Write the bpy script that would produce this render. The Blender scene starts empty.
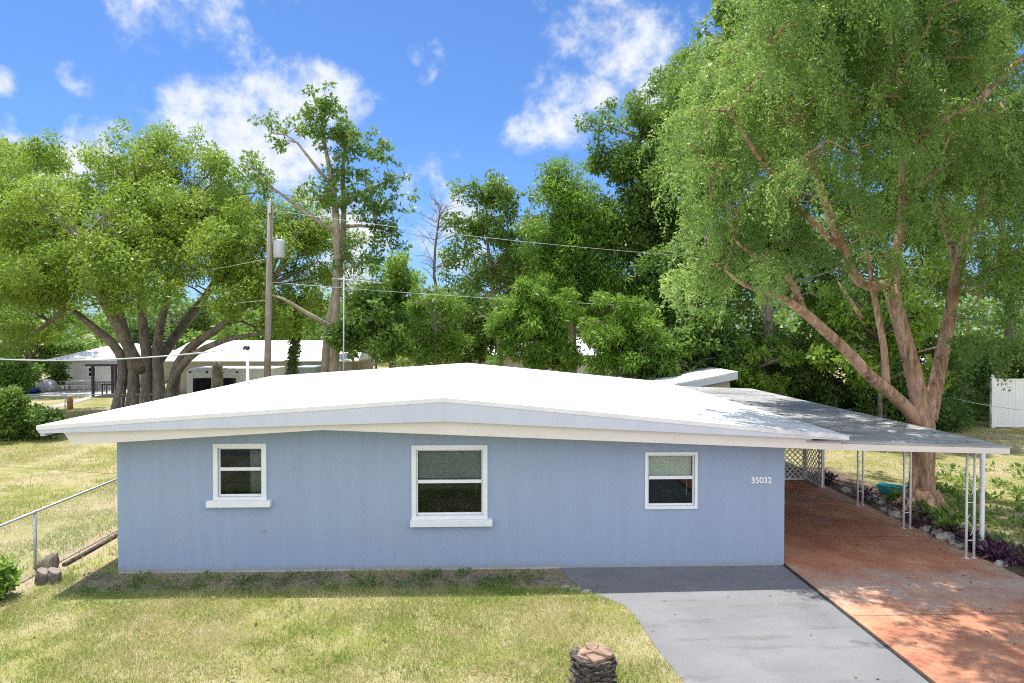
import bpy, math, random
import numpy as np
from mathutils import Vector, Matrix, Euler

random.seed(7)
rng = np.random.default_rng(11)
R = math.radians
scn = bpy.context.scene
col = scn.collection

# ------------------------------------------------------------------ camera
H, F = 4.5, 683.0
cam_d = bpy.data.cameras.new('camera')
cam = bpy.data.objects.new('camera', cam_d)
col.objects.link(cam)
cam.location = (0, 0, H)
cam.rotation_euler = (R(90 - 0.965), 0, R(-1.93))
cam_d.sensor_width = 36
cam_d.lens = F / 1024 * 36
cam_d.clip_start = 0.1
cam_d.clip_end = 3000
scn.camera = cam
CM = Euler(cam.rotation_euler).to_matrix()

def ray(px, py):
    return CM @ Vector(((px - 512) / F, -(py - 341.5) / F, -1))
def gp(px, py, z=0.0):
    d = ray(px, py); t = (z - H) / d.z
    return Vector((d.x * t, d.y * t, z))
def dp(px, py, Y):
    d = ray(px, py); t = Y / d.y
    return Vector((d.x * t, Y, H + d.z * t))

# ------------------------------------------------------------------ materials
def new_mat(name):
    m = bpy.data.materials.new(name); m.use_nodes = True
    nt = m.node_tree; nt.nodes.clear()
    return m, nt
class NT:
    def __init__(s, nt): s.nt = nt
    def n(s, typ, **kw):
        nd = s.nt.nodes.new(typ)
        for k, v in kw.items():
            if k in nd.inputs: nd.inputs[k].default_value = v
            else: setattr(nd, k, v)
        return nd
    def l(s, a, b): s.nt.links.new(a, b)
    def math(s, op, a, b=None, clamp=False):
        nd = s.nt.nodes.new('ShaderNodeMath'); nd.operation = op; nd.use_clamp = clamp
        for i, v in enumerate((a, b)):
            if v is None: continue
            if isinstance(v, (int, float)): nd.inputs[i].default_value = v
            else: s.l(v, nd.inputs[i])
        return nd.outputs[0]
    def noise(s, vec, scale, detail=4, rough=.55, dist=0.0):
        nd = s.n('ShaderNodeTexNoise'); nd.inputs['Scale'].default_value = scale
        nd.inputs['Detail'].default_value = detail; nd.inputs['Roughness'].default_value = rough
        nd.inputs['Distortion'].default_value = dist
        if vec is not None: s.l(vec, nd.inputs['Vector'])
        return nd.outputs['Fac']
    def ramp(s, fac, stops):
        nd = s.n('ShaderNodeValToRGB'); cr = nd.color_ramp
        while len(cr.elements) < len(stops): cr.elements.new(.5)
        for e, (p, c) in zip(cr.elements, stops):
            e.position = p; e.color = (*c, 1) if len(c) == 3 else c
        s.l(fac, nd.inputs[0]); return nd.outputs[0]
    def mix(s, fac, a, b):
        nd = s.n('ShaderNodeMix'); nd.data_type = 'RGBA'
        if isinstance(fac, (int, float)): nd.inputs[0].default_value = fac
        else: s.l(fac, nd.inputs[0])
        for i, v in ((6, a), (7, b)):
            if isinstance(v, tuple): nd.inputs[i].default_value = (*v, 1)
            else: s.l(v, nd.inputs[i])
        return nd.outputs[2]
    def step(s, v, a, b):
        nd = s.n('ShaderNodeMapRange'); nd.interpolation_type = 'SMOOTHSTEP'
        s.l(v, nd.inputs[0]); nd.inputs[1].default_value = a; nd.inputs[2].default_value = b
        return nd.outputs[0]
    def scaled(s, vec, sc):
        nd = s.n('ShaderNodeVectorMath'); nd.operation = 'MULTIPLY'
        s.l(vec, nd.inputs[0]); nd.inputs[1].default_value = sc; return nd.outputs[0]
    def bump(s, h, strength=.3, dist=.02):
        nd = s.n('ShaderNodeBump'); nd.inputs['Strength'].default_value = strength
        nd.inputs['Distance'].default_value = dist; s.l(h, nd.inputs['Height']); return nd.outputs[0]
    def out(s, sh):
        o = s.n('ShaderNodeOutputMaterial'); s.l(sh, o.inputs[0])
    def principled(s, color, rough=.6, normal=None, metallic=0.0, spec=.4):
        b = s.n('ShaderNodeBsdfPrincipled')
        if isinstance(color, tuple): b.inputs['Base Color'].default_value = (*color, 1)
        else: s.l(color, b.inputs['Base Color'])
        if isinstance(rough, (int, float)): b.inputs['Roughness'].default_value = rough
        else: s.l(rough, b.inputs['Roughness'])
        b.inputs['Metallic'].default_value = metallic
        b.inputs['Specular IOR Level'].default_value = spec
        if normal is not None: s.l(normal, b.inputs['Normal'])
        return b.outputs[0]
def pos(s): return s.n('ShaderNodeNewGeometry').outputs['Position']

def mottled(name, c1, c2, scale=6, rough=.7, bump=.2, bscale=40, metallic=0.0, stretch=(1, 1, 1), spec=.4, bd=.01):
    m, nt = new_mat(name); s = NT(nt)
    p = s.scaled(pos(s), stretch)
    f = s.noise(p, scale, 6, .6)
    c = s.ramp(f, [(.3, c1), (.7, c2)])
    b = s.bump(s.noise(p, bscale, 4), bump, bd)
    s.out(s.principled(c, rough, b, metallic, spec)); return m

def leaf_mat(name, dark, mid, light, trans=.4, rough=.45, nscale=.35):
    m, nt = new_mat(name); s = NT(nt)
    a = s.n('ShaderNodeAttribute'); a.attribute_name = 'tint'
    n = s.noise(pos(s), nscale, 3)
    f = s.math('ADD', s.math('MULTIPLY', a.outputs['Fac'], .6), s.math('MULTIPLY', n, .75))
    f = s.math('SUBTRACT', f, .17)
    c = s.ramp(f, [(.15, dark), (.5, mid), (.85, light)])
    pr = s.principled(c, rough, spec=.35)
    tr = s.n('ShaderNodeBsdfTranslucent')
    tc = s.mix(.4, c, (light[0] * 1.1, light[1] * 1.1, light[2] * .6))
    s.l(tc, tr.inputs['Color'])
    mx = s.n('ShaderNodeMixShader'); mx.inputs[0].default_value = trans
    s.l(pr, mx.inputs[1]); s.l(tr.outputs[0], mx.inputs[2])
    s.out(mx.outputs[0]); return m

def bark_mat(name, c1, c2, c3, vs=.25, bs=14, bump=.7):
    m, nt = new_mat(name); s = NT(nt)
    p = s.scaled(pos(s), (1, 1, vs))
    f = s.math('ADD', s.math('MULTIPLY', s.noise(p, bs, 6, .65, .6), .6), s.math('MULTIPLY', s.noise(p, bs * .28, 4, .6, .8), .4))
    g = s.noise(pos(s), 1.6, 4)
    c = s.ramp(f, [(.36, c1), (.53, c2), (.66, c3)])
    c = s.mix(s.step(g, .5, .7), c, tuple(v * 1.25 for v in c2))
    s.out(s.principled(c, .85, s.bump(f, bump, .05), spec=.2)); return m

M = {}
# --- house
def wall_material():
    m, nt = new_mat('stucco_blue'); s = NT(nt); p = pos(s)
    v = s.noise(s.scaled(p, (5, 5, .35)), 1.0, 5, .6)
    l = s.noise(p, .55, 4)
    c = s.ramp(v, [(.25, (.285, .36, .505)), (.75, (.325, .41, .56))])
    c = s.mix(s.math('MULTIPLY', s.step(l, .5, .75), .35), c, (.335, .40, .505))
    fine = s.noise(p, 26, 5, .7)
    c = s.mix(s.math('MULTIPLY', s.step(fine, .45, .75), .22), c, (.265, .33, .46))
    sep = s.n('ShaderNodeSeparateXYZ'); s.l(p, sep.inputs[0])
    dirt = s.math('MULTIPLY', s.step(s.math('SUBTRACT', s.math('MULTIPLY', s.noise(p, 6, 5, .7), .34), sep.outputs['Z']), .02, .15), .55)
    c = s.mix(dirt, c, (.30, .30, .29))
    h = s.math('ADD', s.noise(p, 60, 4, .7), s.math('MULTIPLY', s.noise(p, 14, 3), .8))
    s.out(s.principled(c, .88, s.bump(h, .35, .012), spec=.25)); return m
M['wall'] = wall_material()
M['white_paint'] = mottled('white_paint', (.74, .765, .81), (.80, .82, .85), 3, .5, .08, 30)
M['fascia'] = mottled('fascia_paint', (.54, .57, .68), (.60, .63, .73), 2.2, .45, .08, 6, stretch=(1, 1, .3))
M['cream'] = mottled('cream_paint', (.68, .64, .605), (.74, .70, .66), 2, .55, .1, 20, stretch=(1, 1, 3))
def roof_material():
    m, nt = new_mat('white_roof_coating'); s = NT(nt); p = pos(s)
    a = s.noise(p, .35, 4); b = s.noise(p, 2.4, 6, .65)
    c = s.ramp(b, [(.25, (.70, .70, .71)), (.65, (.82, .82, .82))])
    sep = s.n('ShaderNodeSeparateXYZ'); s.l(p, sep.inputs[0])
    # blue-grey mottling on the low corner beneath the tree
    low = s.math('MULTIPLY', s.step(sep.outputs['X'], 2.6, 6.2), s.step(s.noise(s.scaled(p, (1, .45, 1)), 1.7, 6, .65), .47, .64))
    c = s.mix(s.math('MULTIPLY', low, .6), c, (.36, .40, .44))
    c = s.mix(s.math('MULTIPLY', s.step(a, .55, .8), .2), c, (.66, .65, .63))
    s.out(s.principled(c, .6, s.bump(s.noise(p, 3, 3), .12, .03), spec=.3)); return m
M['roof'] = roof_material()
def shingle_material():
    m, nt = new_mat('grey_rolled_roofing'); s = NT(nt); p = pos(s)
    sep = s.n('ShaderNodeSeparateXYZ'); s.l(p, sep.inputs[0])
    fine = s.noise(p, 30, 4, .7); big = s.noise(s.scaled(p, (.5, 1.6, 1)), 1.1, 5, .6)
    c = s.ramp(big, [(.3, (.17, .17, .17)), (.48, (.32, .32, .318)), (.72, (.56, .56, .55))])
    c = s.mix(s.math('MULTIPLY', fine, .4), c, (.22, .215, .21))
    fr = s.math('FRACT', s.math('MULTIPLY', sep.outputs['Y'], 1.09))
    c = s.mix(s.math('MULTIPLY', s.step(fr, .93, .99), .55), c, (.12, .12, .12))
    litter = s.step(s.noise(p, 7, 6, .75), .63, .68)
    c = s.mix(s.math('MULTIPLY', litter, .5), c, (.16, .11, .06))
    s.out(s.principled(c, .9, s.bump(fine, .4, .01), spec=.2)); return m
M['shingle'] = shingle_material()
def glass_material():
    m, nt = new_mat('window_glass'); s = NT(nt)
    g = s.n('ShaderNodeBsdfGlossy'); g.inputs['Roughness'].default_value = .03
    g.inputs['Color'].default_value = (.72, .85, .95, 1)
    s.l(s.bump(s.noise(pos(s), 1.7, 2), .05, .03), g.inputs['Normal'])
    t = s.n('ShaderNodeBsdfTransparent'); t.inputs['Color'].default_value = (.88, .92, .90, 1)
    fr = s.n('ShaderNodeFresnel'); fr.inputs[0].default_value = 1.52
    f = s.math('ADD', s.math('MULTIPLY', fr.outputs[0], .55), .0, True)
    mx = s.n('ShaderNodeMixShader'); s.l(f, mx.inputs[0]); s.l(t.outputs[0], mx.inputs[1]); s.l(g.outputs[0], mx.inputs[2])
    s.out(mx.outputs[0]); return m
M['glass'] = glass_material()
M['dark_glass'] = mottled('dark_glass', (.012, .014, .018), (.02, .022, .026), 2, .08, 0, 5, spec=.6)
M['blind_pale'] = mottled('pale_blind', (.66, .70, .63), (.70, .74, .67), 2, .5, 0, 5)
M['blind_grey'] = mottled('grey_blind', (.17, .19, .20), (.21, .235, .245), 2, .5, 0, 5)
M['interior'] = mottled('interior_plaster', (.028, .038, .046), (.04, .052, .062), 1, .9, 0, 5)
M['lattice'] = mottled('lattice_paint', (.80, .78, .74), (.86, .84, .80), 4, .6, .1, 20)
M['concrete'] = mottled('pale_concrete', (.42, .40, .37), (.56, .54, .50), 3, .85, .2, 30)
M['gravel'] = mottled('pale_stone', (.28, .26, .23), (.52, .50, .46), 9, .85, .6, 25)
M['metal'] = mottled('galvanised_steel', (.42, .45, .46), (.56, .58, .58), 8, .45, .1, 20, metallic=.6)
M['wire'] = mottled('cable_grey', (.50, .52, .54), (.62, .64, .65), 2, .5, 0, 5)
M['pole_wood'] = bark_mat('weathered_pole_wood', (.17, .14, .12), (.27, .23, .2), (.36, .32, .28), .06, 20, .4)
M['turquoise'] = mottled('turquoise_plastic', (.03, .36, .44), (.06, .46, .52), 4, .45, .05, 20)
M['blue'] = mottled('blue_plastic', (.03, .08, .40), (.05, .12, .5), 4, .5, .1, 20)
M['black'] = mottled('black_metal', (.012, .012, .013), (.03, .03, .03), 6, .5, .1, 20)
M['tan_wall'] = mottled('tan_stucco', (.36, .32, .29), (.44, .39, .36), 3, .9, .3, 40)
M['pink_wall'] = mottled('pinkish_stucco', (.64, .60, .58), (.72, .68, .66), 3, .9, .3, 40)
M['far_roof'] = mottled('far_white_roof', (.70, .70, .71), (.8, .8, .8), 2, .6, .2, 3)
M['camper'] = mottled('camper_white', (.80, .81, .82), (.86, .86, .87), 2, .35, .03, 6)
M['camper_grey'] = mottled('camper_grey', (.30, .35, .40), (.36, .42, .47), 2, .4, .03, 6)
M['vinyl'] = mottled('white_vinyl', (.70, .71, .73), (.78, .78, .80), 2, .4, .05, 6)
M['orange'] = mottled('rusty_orange', (.36, .13, .04), (.48, .18, .06), 8, .8, .2, 20)
M['tarp'] = mottled('grey_tarp', (.44, .45, .48), (.58, .58, .6), 2.5, .6, .5, 4, bd=.1)
# --- bark / wood
M['bark_grey'] = bark_mat('grey_bark', (.075, .06, .05), (.22, .185, .155), (.40, .35, .30))
M['bark_tan'] = bark_mat('tan_bark', (.16, .13, .10), (.32, .28, .22), (.46, .41, .34), .3, 10, .5)
M['bark_red'] = bark_mat('reddish_bark', (.13, .07, .045), (.40, .255, .17), (.64, .49, .37), .22, 16, .9)
M['stump_dark'] = bark_mat('charred_palm_boot', (.03, .025, .022), (.13, .11, .095), (.40, .36, .32), 1.0, 16, .8)
M['stump_tan'] = bark_mat('tan_palm_wood', (.17, .105, .07), (.32, .215, .155), (.44, .33, .25), 1.0, 9, .6)
# --- leaves
M['leaf_camphor'] = leaf_mat('leaf_yellow_green', (.085, .17, .03), (.22, .35, .05), (.44, .54, .09), .4)
M['leaf_willow'] = leaf_mat('leaf_grey_green', (.06, .13, .036), (.18, .31, .078), (.42, .55, .15), .43)
M['leaf_lime'] = leaf_mat('leaf_lime', (.11, .22, .035), (.22, .36, .055), (.36, .48, .08), .42)
M['leaf_dark'] = leaf_mat('leaf_dark_green', (.05, .105, .03), (.115, .21, .05), (.22, .32, .085), .45)
M['leaf_mid'] = leaf_mat('leaf_mid_green', (.07, .15, .035), (.155, .275, .055), (.28, .40, .08), .4)
M['leaf_cedar'] = leaf_mat('leaf_cedar_green', (.08, .17, .028), (.165, .31, .042), (.28, .43, .06), .4)
M['leaf_purple'] = leaf_mat('leaf_purple', (.022, .014, .022), (.07, .032, .062), (.26, .11, .22), .2, .4, 2.2)
M['leaf_weed'] = leaf_mat('leaf_weed_green', (.10, .19, .03), (.18, .29, .05), (.28, .38, .08), .45, .5, 1.5)
def grass_mat(name):
    m, nt = new_mat(name); s = NT(nt)
    a = s.n('ShaderNodeAttribute'); a.attribute_name = 'tint'
    c = s.ramp(a.outputs['Fac'], [(.0, (.14, .26, .035)), (.30, (.24, .35, .06)), (.52, (.43, .44, .15)), (.74, (.56, .50, .28)), (1.0, (.68, .60, .40))])
    pr = s.principled(c, .6, spec=.25)
    tr = s.n('ShaderNodeBsdfTranslucent'); s.l(c, tr.inputs['Color'])
    mx = s.n('ShaderNodeMixShader'); mx.inputs[0].default_value = .35
    s.l(pr, mx.inputs[1]); s.l(tr.outputs[0], mx.inputs[2]); s.out(mx.outputs[0]); return m
M['grass'] = grass_mat('grass_blades')

# ------------------------------------------------------------------ object helpers
def tag(o, label=None, cat=None, group=None, kind=None):
    if label: o['label'] = label
    if cat: o['category'] = cat
    if group: o['group'] = group
    if kind: o['kind'] = kind
    return o
def empty(name, loc, label, cat, group=None):
    o = bpy.data.objects.new(name, None); col.objects.link(o)
    o.location = loc; o.empty_display_size = .2
    return tag(o, label, cat, group)
class MB:
    """collects shapes in WORLD coordinates into one mesh"""
    def __init__(s): s.v = []; s.f = []; s.sm = []
    def add(s, vs, fs, smooth=False):
        k = len(s.v); s.v += [tuple(v) for v in vs]
        s.f += [tuple(i + k for i in f) for f in fs]; s.sm += [smooth] * len(fs); return s
    def box(s, x0, x1, y0, y1, z0, z1):
        return s.hexa([(x0, y0, z0), (x1, y0, z0), (x1, y1, z0), (x0, y1, z0)], [(x0, y0, z1), (x1, y0, z1), (x1, y1, z1), (x0, y1, z1)])
    def hexa(s, b, t):
        return s.add(list(b) + list(t), [(3, 2, 1, 0), (4, 5, 6, 7), (0, 1, 5, 4), (1, 2, 6, 5), (2, 3, 7, 6), (3, 0, 4, 7)])
    def prism(s, poly, vec):
        n = len(poly); vec = Vector(vec)
        a = [Vector(p) for p in poly]; b = [p + vec for p in a]
        fs = [tuple(range(n)), tuple(range(2 * n - 1, n - 1, -1))]
        fs += [((i + 1) % n, i, n + i, n + (i + 1) % n) for i in range(n)]
        return s.add(a + b, fs)
    def tube(s, pts, rad, n=8, cap=True, wob=0.0):
        pts = [Vector(p) for p in pts]
        if isinstance(rad, (int, float)): rad = [rad] * len(pts)
        vs = []; prev = None
        for i, p in enumerate(pts):
            d = (pts[min(i + 1, len(pts) - 1)] - pts[max(i - 1, 0)])
            if d.length < 1e-9: d = Vector((0, 0, 1))
            d.normalize()
            if prev is None:
                u = d.orthogonal().normalized()
            else:
                u = prev - d * prev.dot(d)
                u = u.normalized() if u.length > 1e-6 else d.orthogonal().normalized()
            prev = u; w = d.cross(u)
            for k in range(n):
                a = 2 * math.pi * k / n
                r = rad[i] * (1 + (wob * (math.sin(a * 3 + i * .7) * .6 + random.uniform(-.5, .5)) if wob else 0))
                vs.append(p + (u * math.cos(a) + w * math.sin(a)) * r)
        fs = []
        for i in range(len(pts) - 1):
            for k in range(n):
                a = i * n + k; b = i * n + (k + 1) % n
                fs.append((a, b, b + n, a + n))
        s.add(vs, fs, True)
        if cap:
            k0 = len(s.v) - len(vs)
            s.f.append(tuple(k0 + i for i in range(n - 1, -1, -1))); s.sm.append(False)
            s.f.append(tuple(k0 + len(vs) - n + i for i in range(n))); s.sm.append(False)
        return s
    def ball(s, c, r, seg=12, rings=8, sz=(1, 1, 1), noise=0.0, seed=0):
        rr = random.Random(seed); c = Vector(c); vs = []
        for i in range(rings + 1):
            th = math.pi * i / rings
            for k in range(seg):
                ph = 2 * math.pi * k / seg
                q = r * (1 + noise * rr.uniform(-1, 1))
                vs.append(c + Vector((math.sin(th) * math.cos(ph) * sz[0], math.sin(th) * math.sin(ph) * sz[1], math.cos(th) * sz[2])) * q)
        fs = [(i * seg + k, (i + 1) * seg + k, (i + 1) * seg + (k + 1) % seg, i * seg + (k + 1) % seg) for i in range(rings) for k in range(seg)]
        return s.add(vs, fs, noise < .05)
    def build(s, name, mat, parent=None, bevel=0.0):
        me = bpy.data.meshes.new(name)
        off = Vector((0, 0, 0))
        if parent is not None:
            p = parent
            while p is not None: off += p.location; p = p.parent
        me.from_pydata([tuple(Vector(v) - off) for v in s.v], [], s.f)
        me.polygons.foreach_set('use_smooth', s.sm); me.update()
        o = bpy.data.objects.new(name, me); col.objects.link(o)
        me.materials.append(mat)
        if parent is not None: o.parent = parent
        if bevel:
            b = o.modifiers.new('edge', 'BEVEL'); b.width = bevel; b.segments = 2; b.limit_method = 'ANGLE'
        return o
def raw_mesh(name, V, nper, mat, tint, parent=None):
    """V: (N*nper,3) world verts, one face of nper verts each"""
    V = np.asarray(V, dtype=np.float32).copy(); n = len(V) // nper
    if parent is not None: V -= np.array(parent.location, dtype=np.float32)
    me = bpy.data.meshes.new(name)
    me.vertices.add(len(V)); me.vertices.foreach_set('co', V.ravel())
    me.loops.add(len(V)); me.loops.foreach_set('vertex_index', np.arange(len(V), dtype=np.int32))
    me.polygons.add(n); me.polygons.foreach_set('loop_start', np.arange(n, dtype=np.int32) * nper)
    me.update(calc_edges=True)
    a = me.attributes.new('tint', 'FLOAT', 'FACE'); a.data.foreach_set('value', np.asarray(tint, dtype=np.float32))
    me.materials.append(mat)
    o = bpy.data.objects.new(name, me); col.objects.link(o)
    if parent is not None: o.parent = parent
    return o
def unit(a): return a / np.maximum(np.linalg.norm(a, axis=1, keepdims=True), 1e-9)
def leaf_quads(P, A, L, W, up=.5):
    n = len(P); A = unit(A)
    N = rng.normal(size=(n, 3)); N[:, 2] = np.abs(N[:, 2]) + up
    S = unit(np.cross(A, N))
    nn = unit(np.cross(S, A))
    L = np.broadcast_to(np.asarray(L, float), (n,))[:, None]; W = np.broadcast_to(np.asarray(W, float), (n,))[:, None]
    V = np.empty((n, 4, 3))
    V[:, 0] = P; V[:, 1] = P + A * L * .45 + S * W * .5; V[:, 2] = P + A * L - nn * L * .12; V[:, 3] = P + A * L * .45 - S * W * .5
    return V.reshape(-1, 3)
def vnoise(x, y, sc, seed=0):
    r = np.random.default_rng(seed); g = r.random((64, 64))
    x = np.asarray(x) / sc; y = np.asarray(y) / sc
    xi = np.floor(x).astype(int); yi = np.floor(y).astype(int); fx = x - xi; fy = y - yi
    fx = fx * fx * (3 - 2 * fx); fy = fy * fy * (3 - 2 * fy)
    q = lambda i, j: g[(xi + i) % 64, (yi + j) % 64]
    return (q(0, 0) * (1 - fx) + q(1, 0) * fx) * (1 - fy) + (q(0, 1) * (1 - fx) + q(1, 1) * fx) * fy

# ------------------------------------------------------------------ world, sun
SLX, SLY = .22, .225                       # shadow drift per metre of height
sun_dir = Vector((-SLX, SLY, 1)).normalized()
elev = math.asin(sun_dir.z); azim = math.atan2(sun_dir.x, sun_dir.y)
w = bpy.data.worlds.new('World'); scn.world = w; w.use_nodes = True
w.cycles.sampling_method = 'MANUAL'; w.cycles.sample_map_resolution = 1024
nt = w.node_tree; nt.nodes.clear(); s = NT(nt)
sky = s.n('ShaderNodeTexSky'); sky.sky_type = 'NISHITA'; sky.sun_disc = False
sky.sun_elevation = elev; sky.sun_rotation = azim; sky.altitude = 0
sky.air_density = 1.0; sky.dust_density = .6; sky.ozone_density = 2.2
tcn = s.n('ShaderNodeTexCoord').outputs['Generated']
blobs = [(150, 5, 48), (200, 30, 45), (232, 48, 22), (215, 105, 48), (262, 115, 52), (318, 92, 34), (230, 145, 42), (290, 150, 40),
         (428, 57, 24), (71, 75, 15), (-6, 78, 14), (584, 14, 52), (640, 40, 40), (600, 50, 30), (556, 104, 44),
         (530, 128, 26), (655, 80, 22), (590, 92, 22), (420, 190, 30), (90, 180, 40), (20, 160, 30), (455, 235, 50), (330, 250, 60),
         (850, -200, 160), (200, -400, 200), (600, -500, 150), (1300, 100, 130), (-400, 50, 120)]
cur = None
for bx, by, br in blobs:
    d = ray(bx, by).normalized()
    v = s.n('ShaderNodeVectorMath'); v.operation = 'DISTANCE'; s.l(tcn, v.inputs[0]); v.inputs[1].default_value = d
    q = s.math('SUBTRACT', 1.0, s.math('MULTIPLY', v.outputs['Value'], F / br))
    cur = q if cur is None else s.math('MAXIMUM', cur, q)
cur = s.math('MINIMUM', s.math('MAXIMUM', cur, -1.0), .42)
# extra-bright broken cloud added out of view behind the viewer as fill light
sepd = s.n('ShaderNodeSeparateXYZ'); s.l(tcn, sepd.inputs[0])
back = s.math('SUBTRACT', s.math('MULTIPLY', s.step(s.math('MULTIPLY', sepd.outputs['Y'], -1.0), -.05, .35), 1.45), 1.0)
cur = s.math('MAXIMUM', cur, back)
n1 = s.noise(s.scaled(tcn, (1, 1, 1.3)), 8, 9, .58, .3)
n2 = s.noise(tcn, 42, 6, .65)
dens = s.math('ADD', cur, s.math('ADD', s.math('MULTIPLY', s.math('SUBTRACT', n1, .5), 3.0), s.math('MULTIPLY', s.math('SUBTRACT', n2, .5), 1.2)))
mask = s.step(dens, -.06, .85)
mask = s.math('MULTIPLY', mask, .92)
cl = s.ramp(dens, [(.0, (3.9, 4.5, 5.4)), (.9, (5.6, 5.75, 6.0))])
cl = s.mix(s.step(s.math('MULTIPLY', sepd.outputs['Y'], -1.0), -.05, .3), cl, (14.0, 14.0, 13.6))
tint = s.n('ShaderNodeMix'); tint.data_type = 'RGBA'; tint.blend_type = 'MULTIPLY'; tint.inputs[0].default_value = 1
s.l(sky.outputs[0], tint.inputs[6]); tint.inputs[7].default_value = (.455, .67, .985, 1)
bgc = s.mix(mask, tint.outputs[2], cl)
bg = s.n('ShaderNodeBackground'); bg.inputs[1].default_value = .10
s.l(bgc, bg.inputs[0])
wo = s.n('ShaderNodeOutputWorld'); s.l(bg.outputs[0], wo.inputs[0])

sl = bpy.data.lights.new('sun', 'SUN'); sl.energy = 4.0; sl.angle = R(.53); sl.color = (1, .965, .90)
so = bpy.data.objects.new('sun', sl); col.objects.link(so)
so.rotation_euler = (-sun_dir).to_track_quat('-Z', 'Y').to_euler(); so.location = (0, 0, 40)
scn.view_settings.view_transform = 'Standard'; scn.view_settings.look = 'None'
scn.view_settings.exposure = .82; scn.view_settings.gamma = 1; scn.view_settings.use_curve_mapping = False
scn.render.engine = 'CYCLES'
cy = scn.cycles
cy.max_bounces = 7; cy.diffuse_bounces = 4; cy.glossy_bounces = 3; cy.transmission_bounces = 4; cy.transparent_max_bounces = 8
cy.sample_clamp_indirect = 6; cy.caustics_reflective = False; cy.caustics_refractive = False
cy.use_adaptive_sampling = True; cy.adaptive_threshold = .006
try:
    cy.use_denoising = False; cy.filter_width = 1.1
except Exception: pass

# ------------------------------------------------------------------ key dimensions
Y0 = gp(450, 569.5).y                     # front wall plane
YR = Y0 - .58                             # upper fascia plane
YB = YR + .09                             # lower board plane
ROOF_D = YR * 1.06
XL = dp(118, 560, Y0).x; XR = dp(784, 560, Y0).x
SL = XR + .03                             # slab left edge
SRx = gp(903, 528).x + .22                # slab right edge
SLAB_Z = .04

# ------------------------------------------------------------------ ground
def ground_material():
    m, nt = new_mat('lawn_soil'); s = NT(nt); p = pos(s)
    sep = s.n('ShaderNodeSeparateXYZ'); s.l(p, sep.inputs[0])
    a = s.noise(p, .45, 5, .6); b = s.noise(p, 3.2, 6, .65); c_ = s.noise(p, 22, 5, .7)
    f = s.math('ADD', s.math('MULTIPLY', a, .5), s.math('ADD', s.math('MULTIPLY', b, .32), s.math('MULTIPLY', c_, .25)))
    c = s.ramp(f, [(.36, (.15, .19, .04)), (.48, (.25, .25, .075)), (.56, (.36, .315, .16)), (.68, (.45, .37, .25))])
    bare = s.step(s.noise(p, .8, 5, .6), .60, .70)
    c = s.mix(s.math('MULTIPLY', bare, .7), c, (.44, .36, .25))
    # bare soil bed along the foot of the house
    y1 = s.math('ADD', sep.outputs['Y'], s.math('MULTIPLY', s.math('SUBTRACT', s.noise(p, 2.5, 5), .5), .9))
    bed = s.math('MULTIPLY', s.step(y1, Y0 - 1.05, Y0 - .7), s.step(sep.outputs['X'], XL - .9, XL - .3))
    bed = s.math('MULTIPLY', bed, s.math('LESS_THAN', sep.outputs['Y'], Y0 + .3))
    bed = s.math('MULTIPLY', bed, s.math('LESS_THAN', sep.outputs['X'], XR))
    soil = s.ramp(s.noise(p, 9, 6, .7), [(.3, (.10, .075, .055)), (.5, (.24, .19, .16)), (.75, (.42, .37, .34))])
    c = s.mix(bed, c, soil)
    # leaf-littered bed beside the carport slab
    x1 = s.math('ADD', sep.outputs['X'], s.math('MULTIPLY', s.math('SUBTRACT', s.noise(p, 1.4, 4), .5), 1.4))
    sb = s.math('MULTIPLY', s.step(x1, SRx - .6, SRx - .2), s.math('SUBTRACT', 1, s.step(x1, SRx + 1.2, SRx + 2.0)))
    sb = s.math('MULTIPLY', sb, s.math('LESS_THAN', sep.outputs['Y'], 22))
    mulch = s.ramp(s.noise(p, 12, 6, .7), [(.3, (.06, .045, .035)), (.55, (.18, .13, .10)), (.75, (.36, .29, .23))])
    c = s.mix(sb, c, mulch)
    # worn dirt line under the side fence
    fx = s.math('ABSOLUTE', s.math('ADD', sep.outputs['X'], 8.25 ))
    wl = s.math('SUBTRACT', 1, s.step(s.math('ADD', fx, s.math('MULTIPLY', b, .5)), .35, .75))
    wl = s.math('MULTIPLY', wl, s.math('LESS_THAN', sep.outputs['Y'], 16))
    c = s.mix(s.math('MULTIPLY', wl, .8), c, (.46, .36, .27))
    h = s.math('ADD', c_, s.math('MULTIPLY', b, .6))
    s.out(s.principled(c, .95, s.bump(h, .6, .04), spec=.1)); return m
M['ground'] = ground_material()
g = MB()
xs = [-600, -60, -25, 0, 25, 60, 600]; ys = [-300, -20, 0, 20, 45, 90, 900]
for i in range(6):
    for j in range(6):
        g.add([(xs[i], ys[j], 0), (xs[i + 1], ys[j], 0), (xs[i + 1], ys[j + 1], 0), (xs[i], ys[j + 1], 0)], [(0, 1, 2, 3)])
tag(g.build('ground', M['ground']), kind='structure')

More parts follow.
